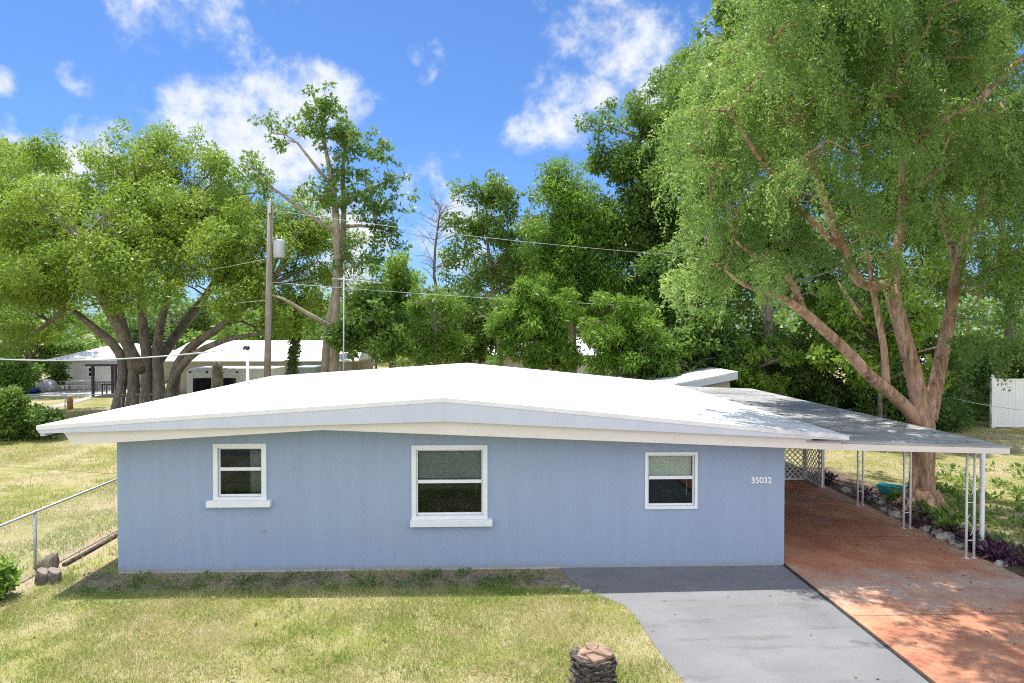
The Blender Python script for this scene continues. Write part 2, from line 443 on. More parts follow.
# driveway
def asphalt_material():
    m, nt = new_mat('sealed_asphalt'); s = NT(nt); p = pos(s)
    a = s.noise(p, .8, 5, .6); b = s.noise(p, 60, 4, .7); v = s.noise(s.scaled(p, (.5, 2.5, 1)), 1.3, 6, .7)
    c = s.ramp(a, [(.3, (.165, .165, .17)), (.7, (.228, .227, .229))])
    c = s.mix(s.math('MULTIPLY', s.step(v, .52, .66), .5), c, (.12, .117, .117))
    c = s.mix(s.math('MULTIPLY', s.step(s.noise(p, 9, 6, .75), .60, .72), .35), c, (.33, .32, .31))
    cr = s.n('ShaderNodeTexVoronoi'); cr.feature = 'DISTANCE_TO_EDGE'; cr.inputs['Scale'].default_value = .45
    ds = s.n('ShaderNodeVectorMath'); ds.operation = 'ADD'; s.l(p, ds.inputs[0])
    nn = s.n('ShaderNodeTexNoise'); nn.inputs['Scale'].default_value = 1.8; nn.inputs['Detail'].default_value = 6; s.l(p, nn.inputs['Vector'])
    s.l(nn.outputs['Color'], ds.inputs[1]); s.l(ds.outputs[0], cr.inputs['Vector'])
    crack = s.math('SUBTRACT', 1, s.step(cr.outputs[0], .0, .006))
    c = s.mix(s.math('MULTIPLY', crack, .12), c, (.09, .09, .09))
    c = s.mix(s.math('MULTIPLY', s.step(b, .52, .72), .35), c, (.36, .355, .35))
    c = s.mix(s.math('MULTIPLY', s.step(b, .48, .30), .35), c, (.08, .08, .08))
    s.out(s.principled(c, .82, s.bump(b, .45, .008), spec=.3)); return m
M['asphalt'] = asphalt_material()
dl = [gp(*q) for q in ((560, 568), (564, 574), (571, 581), (580, 588), (592, 594), (610, 600), (624, 606), (634, 615), (643, 628), (652, 642), (662, 656), (674, 671), (686, 685))]
dl[0].y = Y0 + .005; dl[0].x += .0
last = dl[-1]
dl += [Vector((last.x + .45, last.y - 1.3, 0)), Vector((last.x + .5, 2.5, 0)), Vector((last.x - .6, .6, 0))]
dpoly = [(p.x, p.y) for p in dl] + [(SL - .055, .6), (SL - .055, Y0 - .003)]
g = MB()
n = len(dpoly)
g.prism([(x, y, -.08) for x, y in dpoly], (0, 0, .088))
tag(g.build('driveway', M['asphalt']), kind='structure')
g = MB().box(SL - .053, SL - .002, .7, Y0 - .004, -.1, .022)  # near-black strip along the line between driveway and slab
tag(g.build('dark_joint', mottled('joint_dark', (.02, .018, .017), (.05, .045, .04), 8, .9, .3, 30)), kind='structure')
g = MB().box(-90, 90, -7, .6, -.1, .004)
tag(g.build('road', M['asphalt']), kind='structure')

def slab_material():
    m, nt = new_mat('worn_red_concrete'); s = NT(nt); p = pos(s)
    sep = s.n('ShaderNodeSeparateXYZ'); s.l(p, sep.inputs[0])
    a = s.noise(p, 1.2, 5, .6); b = s.noise(p, 14, 6, .75)
    c = s.ramp(s.math('ADD', s.math('MULTIPLY', a, .6), s.math('MULTIPLY', b, .4)), [(.34, (.34, .12, .075)), (.52, (.48, .22, .125)), (.68, (.62, .375, .235))])
    # paint worn through to pale concrete near the carport mouth, and along the outer edge
    yb = s.math('ADD', sep.outputs['Y'], s.math('MULTIPLY', s.math('SUBTRACT', s.noise(p, .9, 5, .65), .5), 2.6))
    band = s.math('MULTIPLY', s.step(yb, 10.6, 11.3), s.math('SUBTRACT', 1, s.step(yb, 11.9, 12.6)))
    ed = s.step(s.math('ADD', sep.outputs['X'], s.math('MULTIPLY', s.noise(p, 1.5, 5), .8)), SRx - .25, SRx + .25)
    ed = s.math('MULTIPLY', ed, .6)
    worn = s.math('MAXIMUM', s.math('MULTIPLY', band, .85), ed)
    worn = s.math('MULTIPLY', worn, s.math('ADD', s.math('MULTIPLY', s.step(s.noise(p, 2.2, 6, .7), .30, .70), .75), .2))
    c = s.mix(worn, c, (.50, .43, .36))
    st = s.step(s.noise(s.scaled(p, (1, 2.2, 1)), .8, 5, .6), .56, .68)
    c = s.mix(s.math('MULTIPLY', st, .45), c, (.36, .24, .19))
    spk = s.step(s.noise(p, 34, 4, .8), .62, .70)
    c = s.mix(s.math('MULTIPLY', spk, .45), c, (.17, .06, .04))
    for ax, val in (('Y', 14.4), ('Y', 17.4), ('Y', 10.4), ('Y', 7.2)):
        d = s.math('ABSOLUTE', s.math('SUBTRACT', sep.outputs[ax], val))
        c = s.mix(s.math('MULTIPLY', s.math('LESS_THAN', d, .014), .6), c, (.10, .05, .04))
    s.out(s.principled(c, .75, s.bump(b, .2, .01), spec=.3)); return m
M['slab'] = slab_material()
YBACK = gp(795, 480.5, SLAB_Z).y
g = MB().prism([(SL, .6, SLAB_Z), (SRx + .02, .6, SLAB_Z), (SRx + .02, Y0 - 3, SLAB_Z), (SRx, YBACK + .3, SLAB_Z), (SL, YBACK + .3, SLAB_Z)], (0, 0, -.22))
tag(g.build('carport_floor', M['slab'], bevel=.012), kind='structure')

# ------------------------------------------------------------------ the house
house = empty('house', (XL + (XR - XL) / 2, Y0, 0), 'low blue stucco house with white low-pitched roof and three white windows', 'house')
tops = [dp(36.5, 426, YR), dp(444, 398, YR), dp(849, 436, YR)]
bots = [dp(37.5, 433.5, YR), dp(444, 421.5, YR), dp(849.5, 440.5, YR)]
lowb = [dp(66, 445, YB), dp(323, 430, YB), dp(849, 450, YB)]
# roof deck
g = MB()
t = .05
fr = [tops[0], tops[1], tops[2]]
# roof sheet: ridge and eaves, front to back, slightly raised lip over the fascia
yb = YR + ROOF_D
prof = [Vector((p.x, YR - .012, p.z + .006)) for p in fr]
under = [Vector((p.x, YR - .012, p.z - .07)) for p in reversed(fr)]
g.prism(prof + under, (0, ROOF_D, 0))
roof = g.build('roof', M['roof'], house)
# upper fascia
g = MB()
fas = [Vector((p.x, YR, p.z - .071 if i else p.z - .071)) for i, p in enumerate(tops)]
bo = [Vector((p.x, YR, min(p.z, f_.z - .005))) for p, f_ in zip(bots, fas)]
bo[0].x += .03
g.prism([Vector((tops[0].x + .004, YR, tops[0].z - .071)), fas[1], Vector((tops[2].x - .004, YR, fas[2].z)), bo[2], bo[1], bo[0]], (0, .085, 0))
# left and right eave fascia running back
g.box(tops[0].x + .004, tops[0].x + .09, YR + .09, yb - .02, tops[0].z - .19, tops[0].z - .073)
g.box(tops[2].x - .09, tops[2].x - .004, YR + .09, yb - .02, tops[2].z - .14, tops[2].z - .073)
# rear gable closing board
g.prism([(p.x, yb - .1, p.z) for p in (fas[0], fas[1], fas[2])] + [(p.x, yb - .1, p.z - .25) for p in (bo[2], bo[1], bo[0])], (0, .08, 0))
g.build('fascia', M['fascia'], house)
# vertical lap seams of the fascia metal
for px in (180, 444, 640):
    g = MB()
    i = 0 if px < 444 else 1
    if px == 444: q = fas[1]; z0, z1 = bo[1].z + .006, fas[1].z - .006
    else:
        u = (dp(px, 420, YR).x - fas[i].x) / (fas[i + 1].x - fas[i].x)
        z1 = fas[i].z + u * (fas[i + 1].z - fas[i].z) - .006; z0 = bo[i].z + u * (bo[i + 1].z - bo[i].z) + .006
    x = dp(px, 420, YR).x
    g.box(x - .018, x + .018, YR - .006, YR + .02, z0, z1)
    g.build('fascia_seam', M['fascia'], house)
# cream lower board (two straight runs)
g = MB()
cb = [Vector((p.x, YB, p.z)) for p in lowb]
ct = [Vector((dp(62, 432, YB).x, YB, bots[0].z + .02)), Vector((cb[1].x, YB, bo[1].z - .0)), ]
def zline(a, b, x): return a.z + (b.z - a.z) * (x - a.x) / (b.x - a.x)
xa = dp(62, 432, YB).x
seq_top = [Vector((xa, YB, zline(bo[0], bo[1], xa) + .03)), Vector((cb[1].x, YB, zline(bo[0], bo[1], cb[1].x) + .03)), Vector((bo[1].x, YB, bo[1].z + .03)), Vector((tops[2].x - .1, YB, zline(bo[1], bo[2], tops[2].x - .1) + .03))]
XCR = dp(1011, 450, YB).x
zr = dp(1011, 454, YB).z
g.prism([seq_top[0], seq_top[1], seq_top[2], seq_top[3], Vector((tops[2].x - .1, YB, cb[2].z)), cb[1], cb[0] + Vector((.11, 0, 0))], (0, .05, 0))
g.build('frieze_board', M['cream'], house)
# soffit sheet between board and wall
g = MB()
g.prism([Vector((cb[0].x + .15, YB + .053, cb[0].z + .03)), Vector((cb[1].x, YB + .053, cb[1].z + .03)), Vector((tops[2].x - .15, YB + .053, cb[2].z + .03)),
         Vector((tops[2].x - .15, YB + .053, cb[2].z + .05)), Vector((cb[1].x, YB + .053, cb[1].z + .05)), Vector((cb[0].x + .15, YB + .053, cb[0].z + .05))], (0, yb - YB - .25, 0))
g.build('soffit', M['cream'], house)
def soff(x):
    return (zline(cb[0], cb[1], x) if x < cb[1].x else zline(cb[1], cb[2], x)) + .028

# front wall with openings
wins = [dict(o=(213, 266, 443.5, 502), rail=469.5, sill=(205.5, 270, 501.5, 508), blind='dark', depth=.0),
        dict(o=(411.5, 487.5, 445, 520.5), rail=482, sill=(410, 492.5, 520.5, 527.5), blind='grey', depth=.0),
        dict(o=(645, 698, 452, 509.5), rail=478, sill=None, blind='pale', depth=.0)]
for W in wins:
    x0, x1, y0, y1 = W['o']
    a = dp(x0, y1, Y0 - .03); b = dp(x1, y0, Y0 - .03)
    W['x0'], W['x1'], W['z0'], W['z1'] = a.x, b.x, a.z, b.z
    W['zr'] = dp((x0 + x1) / 2, W['rail'], Y0 - .03).z
g = MB()
xsb = [XL]
for W in wins: xsb += [W['x0'] + .02, W['x1'] - .02]
xsb += [cb[1].x, XR]; xsb = sorted(xsb)
def quad(x0, x1, z0a, z0b, z1a, z1b): g.add([(x0, Y0, z0a), (x1, Y0, z0b), (x1, Y0, z1b), (x0, Y0, z1a)], [(0, 1, 2, 3)])
for a, b in zip(xsb[:-1], xsb[1:]):
    W = next((q for q in wins if a >= q['x0'] - .01 and b <= q['x1'] + .01), None)
    if W is None: quad(a, b, -.1, -.1, soff(a), soff(b))
    else:
        quad(a, b, -.1, -.1, W['z0'] + .02, W['z0'] + .02); quad(a, b, W['z1'] - .02, W['z1'] - .02, soff(a), soff(b))
for W in wins:
    x0, x1, z0, z1 = W['x0'] + .02, W['x1'] - .02, W['z0'] + .02, W['z1'] - .02
    c4 = [(x0, z0), (x1, z0), (x1, z1), (x0, z1)]
    for i in range(4):
        (ax, az), (bx_, bz) = c4[i], c4[(i + 1) % 4]
        g.add([(ax, Y0, az), (ax, Y0 + .2, az), (bx_, Y0 + .2, bz), (bx_, Y0, bz)], [(0, 1, 2, 3)])
ZT = soff(XL)
g.add([(XL, Y0, -.1), (XL, yb - .6, -.1), (XL, yb - .6, ZT), (XL, Y0, ZT)], [(0, 1, 2, 3)])
ZT2 = soff(XR)
g.add([(XR, Y0, -.1), (XR, yb - .6, -.1), (XR, yb - .6, ZT2), (XR, Y0, ZT2)], [(3, 2, 1, 0)])
g.add([(XL, yb - .6, -.1), (XR, yb - .6, -.1), (XR, yb - .6, soff(XR)), (cb[1].x, yb - .6, soff(cb[1].x)), (XL, yb - .6, soff(XL))], [(4, 3, 2, 1, 0)])
g.build('wall', M['wall'], house)
# pale footing line at the foot of the wall
g = MB().box(XL + .01, dp(560, 568, Y0).x - .03, Y0 - .012, Y0 + .02, -.1, .022)
g.build('footing', M['concrete'], house)
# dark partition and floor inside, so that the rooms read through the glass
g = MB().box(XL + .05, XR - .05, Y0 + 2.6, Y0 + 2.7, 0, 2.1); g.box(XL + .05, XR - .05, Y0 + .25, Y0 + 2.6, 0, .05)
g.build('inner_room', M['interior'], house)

for k, W in enumerate(wins):
    x0, x1, z0, z1, zr_ = W['x0'], W['x1'], W['z0'], W['z1'], W['zr']
    yf = Y0 - .03
    big = .085 if k < 2 else .055
    g = MB()
    fw = big
    g.box(x0, x0 + fw, yf, Y0 + .03, z0, z1); g.box(x1 - fw, x1, yf, Y0 + .03, z0, z1)
    g.box(x0 + fw, x1 - fw, yf, Y0 + .03, z1 - fw, z1); g.box(x0 + fw, x1 - fw, yf, Y0 + .03, z0, z0 + fw)
    wn = g.build('window', M['white_paint'], house, bevel=.006)
    # sashes
    ix0, ix1, iz0, iz1 = x0 + fw, x1 - fw, z0 + fw, z1 - fw
    g = MB(); sw = .028
    ys_ = Y0 + .035
    g.box(ix0, ix0 + sw, ys_, ys_ + .03, iz0, iz1); g.box(ix1 - sw, ix1, ys_, ys_ + .03, iz0, iz1)
    g.box(ix0 + sw, ix1 - sw, ys_, ys_ + .03, iz1 - sw, iz1); g.box(ix0 + sw, ix1 - sw, ys_, ys_ + .03, iz0, iz0 + sw * 1.5)
    g.box(ix0 + sw, ix1 - sw, ys_ - .022, ys_ + .03, zr_ - .03, zr_ + .03)
    g.build('sash', M['white_paint'], wn)
    for (a, b) in ((zr_ + .03, iz1 - sw), (iz0 + sw * 1.5, zr_ - .03)):
        g = MB().box(ix0 + sw, ix1 - sw, ys_ + .012, ys_ + .018, a, b)
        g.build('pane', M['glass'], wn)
    if W['sill']:
        sx0, sx1, sy0, sy1 = W['sill']
        a = dp(sx0, sy1, Y0 - .10); b = dp(sx1, sy0, Y0 - .10)
        g = MB().box(a.x, b.x, Y0 - .10, Y0 + .02, a.z, b.z + .012); g.build('sill', M['white_paint'], wn, bevel=.008)
    # blinds
    if W['blind'] != 'dark':
        g = MB(); yq = ys_ + .07
        zlow = zr_ + (.0 if k == 2 else .05)
        z = iz1 - .03
        while z > zlow:
            g.hexa([(ix0 + .03, yq, z - .016), (ix1 - .03, yq, z - .016), (ix1 - .03, yq + .012, z + .014), (ix0 + .03, yq + .012, z + .014)],
                   [(ix0 + .03, yq - .002, z - .015), (ix1 - .03, yq - .002, z - .015), (ix1 - .03, yq + .010, z + .015), (ix0 + .03, yq + .010, z + .015)])
            z -= .034
        g.box(ix0 + .03, ix1 - .03, yq - .004, yq + .034, zlow - .05, zlow - .015)
        g.tube([(ix1 - .12, yq - .01, zlow), (ix1 - .12, yq - .01, zlow - .35)], .004, 5)
        g.build('blind', M['blind_pale'] if W['blind'] == 'pale' else M['blind_grey'], wn)
    else:
        g = MB()
        for i in range(11):     # drawn curtain at the side
            xx = ix1 - .03 - i * .022
            g.tube([(xx, Y0 + .14, iz0), (xx, Y0 + .14, iz1)], .013, 6)
        g.build('curtain', M['blind_grey'], wn)

# house number
fc = bpy.data.curves.new('house_number', 'FONT'); fc.body = '35032'; fc.size = .185; fc.extrude = .006; fc.space_character = 1.02; fc.offset = .008
tmp = bpy.data.objects.new('house_number', fc); col.objects.link(tmp)
bpy.context.view_layer.update()
me = bpy.data.meshes.new_from_object(tmp.evaluated_get(bpy.context.evaluated_depsgraph_get()))
bpy.data.objects.remove(tmp)
hn = bpy.data.objects.new('house_number', me); col.objects.link(hn)
a = dp(751, 483, Y0 - .012); b = dp(771.5, 476, Y0 - .012)
wd = max(v.co.x for v in me.vertices) - min(v.co.x for v in me.vertices)
sc = (b.x - a.x) / wd
hn.scale = (sc, sc, 1); hn.rotation_euler = (R(90), 0, 0); hn.parent = house
hn.location = Vector((a.x, Y0 - .012, a.z)) - house.location
me.materials.clear(); me.materials.append(M['white_paint'])

# small hose-bib stain spot on the wall
sp = dp(264, 530.5, Y0 - .015)
g = MB().ball(sp, .022, 8, 6); g.tube([sp, sp + Vector((0, .03, 0))], .012, 6)
g.build('wall_stub', M['metal'], house)

# service mast on the roof
mb_ = dp(247.5, 383, 18.6)
def roof_z(x): return zline(prof[0], prof[1], x) if x < prof[1].x else zline(prof[1], prof[2], x)
d = ray(247.5, 384)
best = min(np.arange(YR, yb, .02), key=lambda Y: abs(dp(247.5, 384, Y).z - roof_z(dp(247.5, 384, Y).x)))
mbp = dp(247.5, 384, best); mt = dp(247.5, 348, best)
g = MB().tube([mbp - Vector((0, 0, .05)), mt], .045, 10)
g.tube([mbp - Vector((0, 0, .02)), mbp + Vector((0, 0, .06))], [.12, .05], 10)
mast = g.build('service_mast', M['white_paint'], house)
g = MB().ball(mt, .075, 10, 8, (1, 1.1, 1)); g.tube([mt, mt + Vector((-.09, .02, .03)), mt + Vector((-.13, .03, -.05))], [.05, .045, .03], 8)
g.build('weatherhead', M['black'], mast)

# rear addition with its own shed roof
YA = yb + 1.2
C_ = dp(738, 371.5, YA); E_ = dp(640, 390.5, YA)
g = MB()
th = Vector((0, 0, -.06)); bk = Vector((0, YA * .17, 0))
g.prism([E_, C_, C_ + th, E_ + th], bk)
rr = g.build('addition_roof', M['roof'], house)
g = MB()
fz = Vector((0, 0, -.30))
g.prism([E_ + th + Vector((0, .004, 0)), C_ + th + Vector((-.004, .004, 0)), C_ + fz + Vector((-.004, .004, 0)), E_ + fz + Vector((0, .004, 0))], (0, .06, 0))
g.box(C_.x - .07, C_.x - .006, YA + .068, YA + bk.y - .01, C_.z - .3, C_.z - .064)
g.build('addition_fascia', M['fascia'], house)
wx = dp(730, 385, YA + .25).x
g = MB().box(E_.x, wx, YA + .25, YA + bk.y - .2, 0, E_.z - .1)
g.prism([(E_.x, YA + .25, E_.z - .1), (wx, YA + .25, E_.z - .1), (wx, YA + .25, C_.z - .17), (E_.x, YA + .25, E_.z - .08)], (0, bk.y - .45, 0))
g.build('addition_wall', M['tan_wall'], house)

# ------------------------------------------------------------------ carport
cp = empty('carport', ((SL + SRx) / 2, Y0 + 3, SLAB_Z), 'open carport with grey roof on slim white iron posts beside the blue house', 'carport')
xc0 = tops[2].x - .75; xc1 = XCR
zc1 = dp(1011, 446.5, YB).z; zc0 = dp(849, 440.5, YB).z
slope = (zc1 - zc0) / (xc1 - tops[2].x)
zcl = zc0 - slope * (tops[2].x - xc0) - .0
zcl = min(zcl, 99)
CB = yb - .3
g = MB()
g.prism([(xc0, YB - .008, zc0 + slope * (xc0 - tops[2].x) - .02), (xc1, YB - .008, zc1), (xc1, YB - .008, zc1 - .03), (xc0, YB - .008, zc0 + slope * (xc0 - tops[2].x) - .06)], (0, CB - YB, 0))
g.build('carport_roof', M['shingle'], cp)
g = MB()
zl = cb[2].z
xs0 = tops[2].x - .097
g.prism([(xs0, YB, zc0 + slope * (xs0 - tops[2].x) - .062), (xc1 - .02, YB, zc1 - .032), (xc1 - .02, YB, zr), (xs0, YB, cb[2].z - .002)], (0, .05, 0))
g.box(xc1 - .07, xc1 - .02, YB + .053, CB - .05, zr + .01, zc1 - .035)
g.build('carport_fascia', M['cream'], cp)
# tar strip between the two roofs
g = MB()
xt = dp(828, 438, YB - .03).x
g.box(xt - .28, xt + .22, YB - .03, YB + .0, dp(828, 440, YB).z - .004, dp(828, 438, YB).z)
g.build('flashing', M['black'], cp)
for yy in np.linspace(YB + 1.2, CB - .4, 6):
    g = MB(); g.box(XR + .02, xc1 - .09, yy - .025, yy + .025, zr + .02, zr + .09)
    g.build('rafter', M['cream'], cp)
posts = [(966, 558, .155), (903.5, 528, .15), (857.5, 505, .13), (819, 487, .13)]
ztop = zr + .02
for px, py, sp_ in posts:
    b0 = gp(px, py, SLAB_Z)
    b0.x = min(b0.x, SRx - .12)
    g = MB()
    for dx in (0, sp_):
        g.tube([(b0.x + dx, b0.y, SLAB_Z), (b0.x + dx, b0.y, ztop)], .024, 8)
    for fz_ in (.16, .5, .84):
        zz = SLAB_Z + (ztop - SLAB_Z) * fz_
        g.tube([(b0.x, b0.y, zz), (b0.x + sp_, b0.y, zz)], .008, 6)
    for dx in (0, sp_): g.box(b0.x + dx - .035, b0.x + dx + .035, b0.y - .035, b0.y + .035, SLAB_Z, SLAB_Z + .01)
    p_ = g.build('post', M['white_paint'], cp)
    for c0 in (.3, .66):
        g = MB()
        zz = SLAB_Z + (ztop - SLAB_Z) * c0; pts = []
        for i in range(22):
            a = i / 21 * 2 * math.pi * 1.0
            pts.append((b0.x + sp_ / 2 + math.sin(a) * sp_ * .34, b0.y, zz + (i / 21 - .5) * .42))
        g.tube(pts, .006, 5)
        g.build('scroll', M['white_paint'], p_)
dsx, dsy = gp(981.5, 551.5, SLAB_Z * .2).x, gp(981.5, 551.5, SLAB_Z * .2).y
g = MB().tube([(dsx, dsy, zr + .02), (dsx, dsy, .28), (dsx - .01, dsy - .02, .2), (dsx - .07, dsy - .1, .1)], .047, 10)
g.build('downpipe', M['white_paint'], cp)
# lattice screens
def lattice(p0, p1, z0, z1, name):
    g = MB(); p0 = Vector(p0); p1 = Vector(p1); L = (p1 - p0).length; u = (p1 - p0) / L; nrm = Vector((-u.y, u.x, 0)); Hh = z1 - z0
    wdt = .042; stp = .165
    for sgn, off in ((1, 0), (-1, .008)):
        c = -Hh
        while c < L + Hh:
            a = (c, 0) if sgn > 0 else (c, Hh)
            s0, s1 = 0.0, Hh
            lo = max(0.0, -c); hi = min(Hh, L - c)
            if hi - lo > .02:
                pA = (c + lo, lo); pB = (c + hi, hi)
                if sgn < 0: pA = (pA[0], Hh - pA[1]); pB = (pB[0], Hh - pB[1])
                d2 = Vector((pB[0] - pA[0], pB[1] - pA[1])).normalized(); q = Vector((-d2.y, d2.x)) * wdt / 2
                cs = [(pA[0] + q.x, pA[1] + q.y), (pB[0] + q.x, pB[1] + q.y), (pB[0] - q.x, pB[1] - q.y), (pA[0] - q.x, pA[1] - q.y)]
                vs = [p0 + u * min(max(x, 0), L) + nrm * off + Vector((0, 0, z0 + min(max(z, 0), Hh))) for x, z in cs]
                g.prism(vs, nrm * .006)
            c += stp
    for (za, zb_) in ((z0 - .03, z0 + .03), (z1 - .03, z1 + .03)):
        b = [p0 - nrm * .012 , p1 - nrm * .012, p1 + nrm * .022, p0 + nrm * .022]
        g.hexa([q + Vector((0, 0, za)) for q in b], [q + Vector((0, 0, zb_)) for q in b])
    for q in (p0, p1):
        g.box(q.x - .025, q.x + .025, q.y - .028, q.y + .026, z0 + .031, z1 - .031)
    return g.build(name, M['lattice'], cp)
lx = gp(804, 480.5, SLAB_Z).x
lattice((XR + .03, YBACK, 0), (lx, YBACK, 0), SLAB_Z + .05, ztop - .05, 'lattice_screen')
le = gp(818, 486, SLAB_Z)
lattice((lx + .05, YBACK - .03, 0), (lx + .05, YBACK - 1.0, 0), SLAB_Z + .05, ztop - .05, 'lattice_screen')

# ------------------------------------------------------------------ side chain-link fence
fx = -8.55
fz_top = 1.07
ra = [Vector((fx, y, fz_top)) for y in (5.0, 10.0, 13.0, 17, 21, 26)]
r1 = dp(0, 525, 12.0); 
fence = empty('chain_link_fence', (fx, 13, 0), 'galvanised chain-link fence with one post beside the blue house', 'fence')
g = MB().tube([(fx, 9.6, fz_top), (fx, 27, fz_top)], .024, 8); g.build('rail', M['metal'], fence)
for yy in (13.1, 16.6, 20.1, 23.6):
    g = MB().tube([(fx, yy, -.1), (fx, yy, fz_top - .01)], .032 if yy < 14 else .026, 10); g.ball((fx, yy, fz_top), .04, 8, 6)
    g.build('post', M['metal'], fence)
g = MB(); wv = .0010
c = 9.7
hh = 1.0
while c < 27:
    for sg in (0, 1):
        a = (fx, c, .03 if sg else hh + .03); b = (fx, c + hh, hh + .03 if sg else .03)
        g.add([(a[0] - wv, a[1], a[2]), (a[0] + wv, a[1] + wv, a[2]), (b[0] + wv, b[1] + wv, b[2]), (b[0] - wv, b[1], b[2])], [(0, 1, 2, 3)])
    c += .075
g.build('wire_netting', M['metal'], fence)
# dark tube laid in the grass in place of the fence rail's shadow
g = MB().tube([gp(64, 566.5) + Vector((0, 0, .03)), gp(90, 552) + Vector((0, 0, .035)), gp(122, 533.5) + Vector((0, 0, .03))], .045, 8, wob=.2)
tag(g.build('rail_shadow_strip', M['stump_dark']), 'thin dark strip in the grass modelling the fence rail shadow beside the house corner', 'log')

# broken stump chunks at the fence post
for i, (px, py, r, lab) in enumerate(((43, 583, .12, 'squat log chunk, left of the pair in front of the fence post'),
                                      (54, 582.5, .115, 'squat log chunk, right of the pair in front of the fence post'))):
    b0 = gp(px, py)
    g = MB(); g.tube([b0 + Vector((0, 0, -.03)), b0 + Vector((0, 0, .1)), b0 + Vector((.01, 0, .2)), b0 + Vector((.02, 0, .215))], [r * 1.05, r, r * .93, r * .6], 14, wob=.12)
    o = tag(g.build('log_chunk', M['stump_dark']), lab, 'log', 'log chunks by the fence post')
    g = MB(); g.tube([b0 + Vector((.01, 0, .205)), b0 + Vector((.02, 0, .222))], [r * .9, r * .8], 14, wob=.1)
    g.build('cut_face', M['pole_wood'], o)
b0 = gp(52, 571)
g = MB(); g.tube([b0 + Vector((-.1, 0, -.02)), b0 + Vector((-.02, -.02, .18)), b0 + Vector((.05, -.03, .27)), b0 + Vector((.1, -.03, .36))], [.17, .14, .09, .015], 12, wob=.25)
tag(g.build('broken_stump', M['bark_grey']), 'jagged grey broken stump leaning by the foot of the fence post', 'stump')

# ------------------------------------------------------------------ palm stump on the front lawn
pb = gp(594, 690)
pc = Vector((pb.x, pb.y, 0))
st = empty('palm_stump', pc, 'short cut palm stump with rough dark bark and tan top on front lawn', 'stump')
g = MB(); g.tube([pc + Vector((0, 0, -.05)), pc + Vector((0, 0, .2)), pc + Vector((0, 0, .42)), pc + Vector((0, 0, .47))], [.235, .225, .205, .15], 18, wob=.06)
g.build('core', M['stump_dark'], st)
g = MB(); rr_ = random.Random(4)
for ring in range(6):
    z = .0 + ring * .075
    nb = 9
    for k in range(nb):
        a = 2 * math.pi * (k + .5 * (ring % 2)) / nb + rr_.uniform(-.15, .15)
        r0 = .215 - .004 * ring; ln = rr_.uniform(.05, .11)
        u = Vector((math.cos(a), math.sin(a), 0)); v = Vector((-math.sin(a), math.cos(a), 0)); wd = rr_.uniform(.06, .1)
        c0 = pc + Vector((0, 0, z + rr_.uniform(-.015, .015)))
        up = Vector((0, 0, rr_.uniform(.03, .07))); tk = Vector((0, 0, rr_.uniform(.025, .045)))
        b4 = [c0 + u * (r0 - .03) - v * wd, c0 + u * (r0 - .03) + v * wd, c0 + u * (r0 + ln) + v * wd * .7 + up, c0 + u * (r0 + ln) - v * wd * .7 + up]
        g.hexa(b4, [q + tk for q in b4])
g.build('boots', M['stump_dark'], st, bevel=.006)
g = MB()
for (a, tilt, r0, z) in ((.4, .25, .21, .47), (2.6, .5, .17, .46), (3.9, .35, .18, .44), (5.2, .2, .2, .45)):
    u = Vector((math.cos(a), math.sin(a), 0)); v = Vector((-u.y, u.x, 0)); c0 = pc + u * .07 + Vector((0, 0, z))
    pl = []
    for k in range(9):
        b = 2 * math.pi * k / 9; q = r0 * rr_.uniform(.75, 1.1)
        pl.append(c0 + u * math.cos(b) * q * .75 + v * math.sin(b) * q + Vector((0, 0, -math.cos(b) * q * tilt * .5)))
    g.prism(pl, (0, 0, .045))
g.build('cut_top', M['stump_tan'], st, bevel=.008)

# ------------------------------------------------------------------ vegetation generators
def clump_leaves(centers, radii, n_each, size, flat=.75, droop=.25, out=.7, jit=.5, aspect=.5, up=.5):
    Ps, As = [], []
    for c, r, n in zip(centers, radii, n_each):
        d = unit(rng.normal(size=(n, 3)))
        rad = r * (rng.random(n) ** .38)
        q = d * rad[:, None]; q[:, 2] *= flat
        Ps.append(np.asarray(c) + q)
        a = d * out + rng.normal(size=(n, 3)) * .6; a[:, 2] -= droop
        As.append(a)
    P = np.concatenate(Ps); A = np.concatenate(As)
    L = size * (1 + jit * rng.normal(size=len(P))).clip(.5, 1.8)
    return leaf_quads(P, A, L, L * aspect, up), len(P)
def lobes_to_clumps(lobes, n, shell=.55, zmin=None):
    """lobes: (center, (rx,ry,rz)); clump centres spread through the lobes, denser near their skins"""
    vol = np.array([l[1][0] * l[1][1] + l[1][0] * l[1][2] + l[1][1] * l[1][2] for l in lobes]); pr = vol / vol.sum()
    ids = []
    for i, q in enumerate(pr): ids += [i] * max(2 if n >= 3 * len(lobes) else 1, int(round(q * n)))
    ids = np.array(ids); rng.shuffle(ids)
    if len(ids) < n: ids = np.concatenate([ids, rng.choice(len(lobes), n - len(ids), p=pr)])
    cs = []
    for i in ids[:n]:
        l = lobes[i]
        d = rng.normal(size=3); d /= np.linalg.norm(d)
        r = shell + (1 - shell) * rng.random() ** .6 if rng.random() < .8 else rng.random()
        cs.append(np.array(l[0]) + d * r * np.array(l[1]) * (1 + .12 * rng.normal()))
    return np.array(cs)
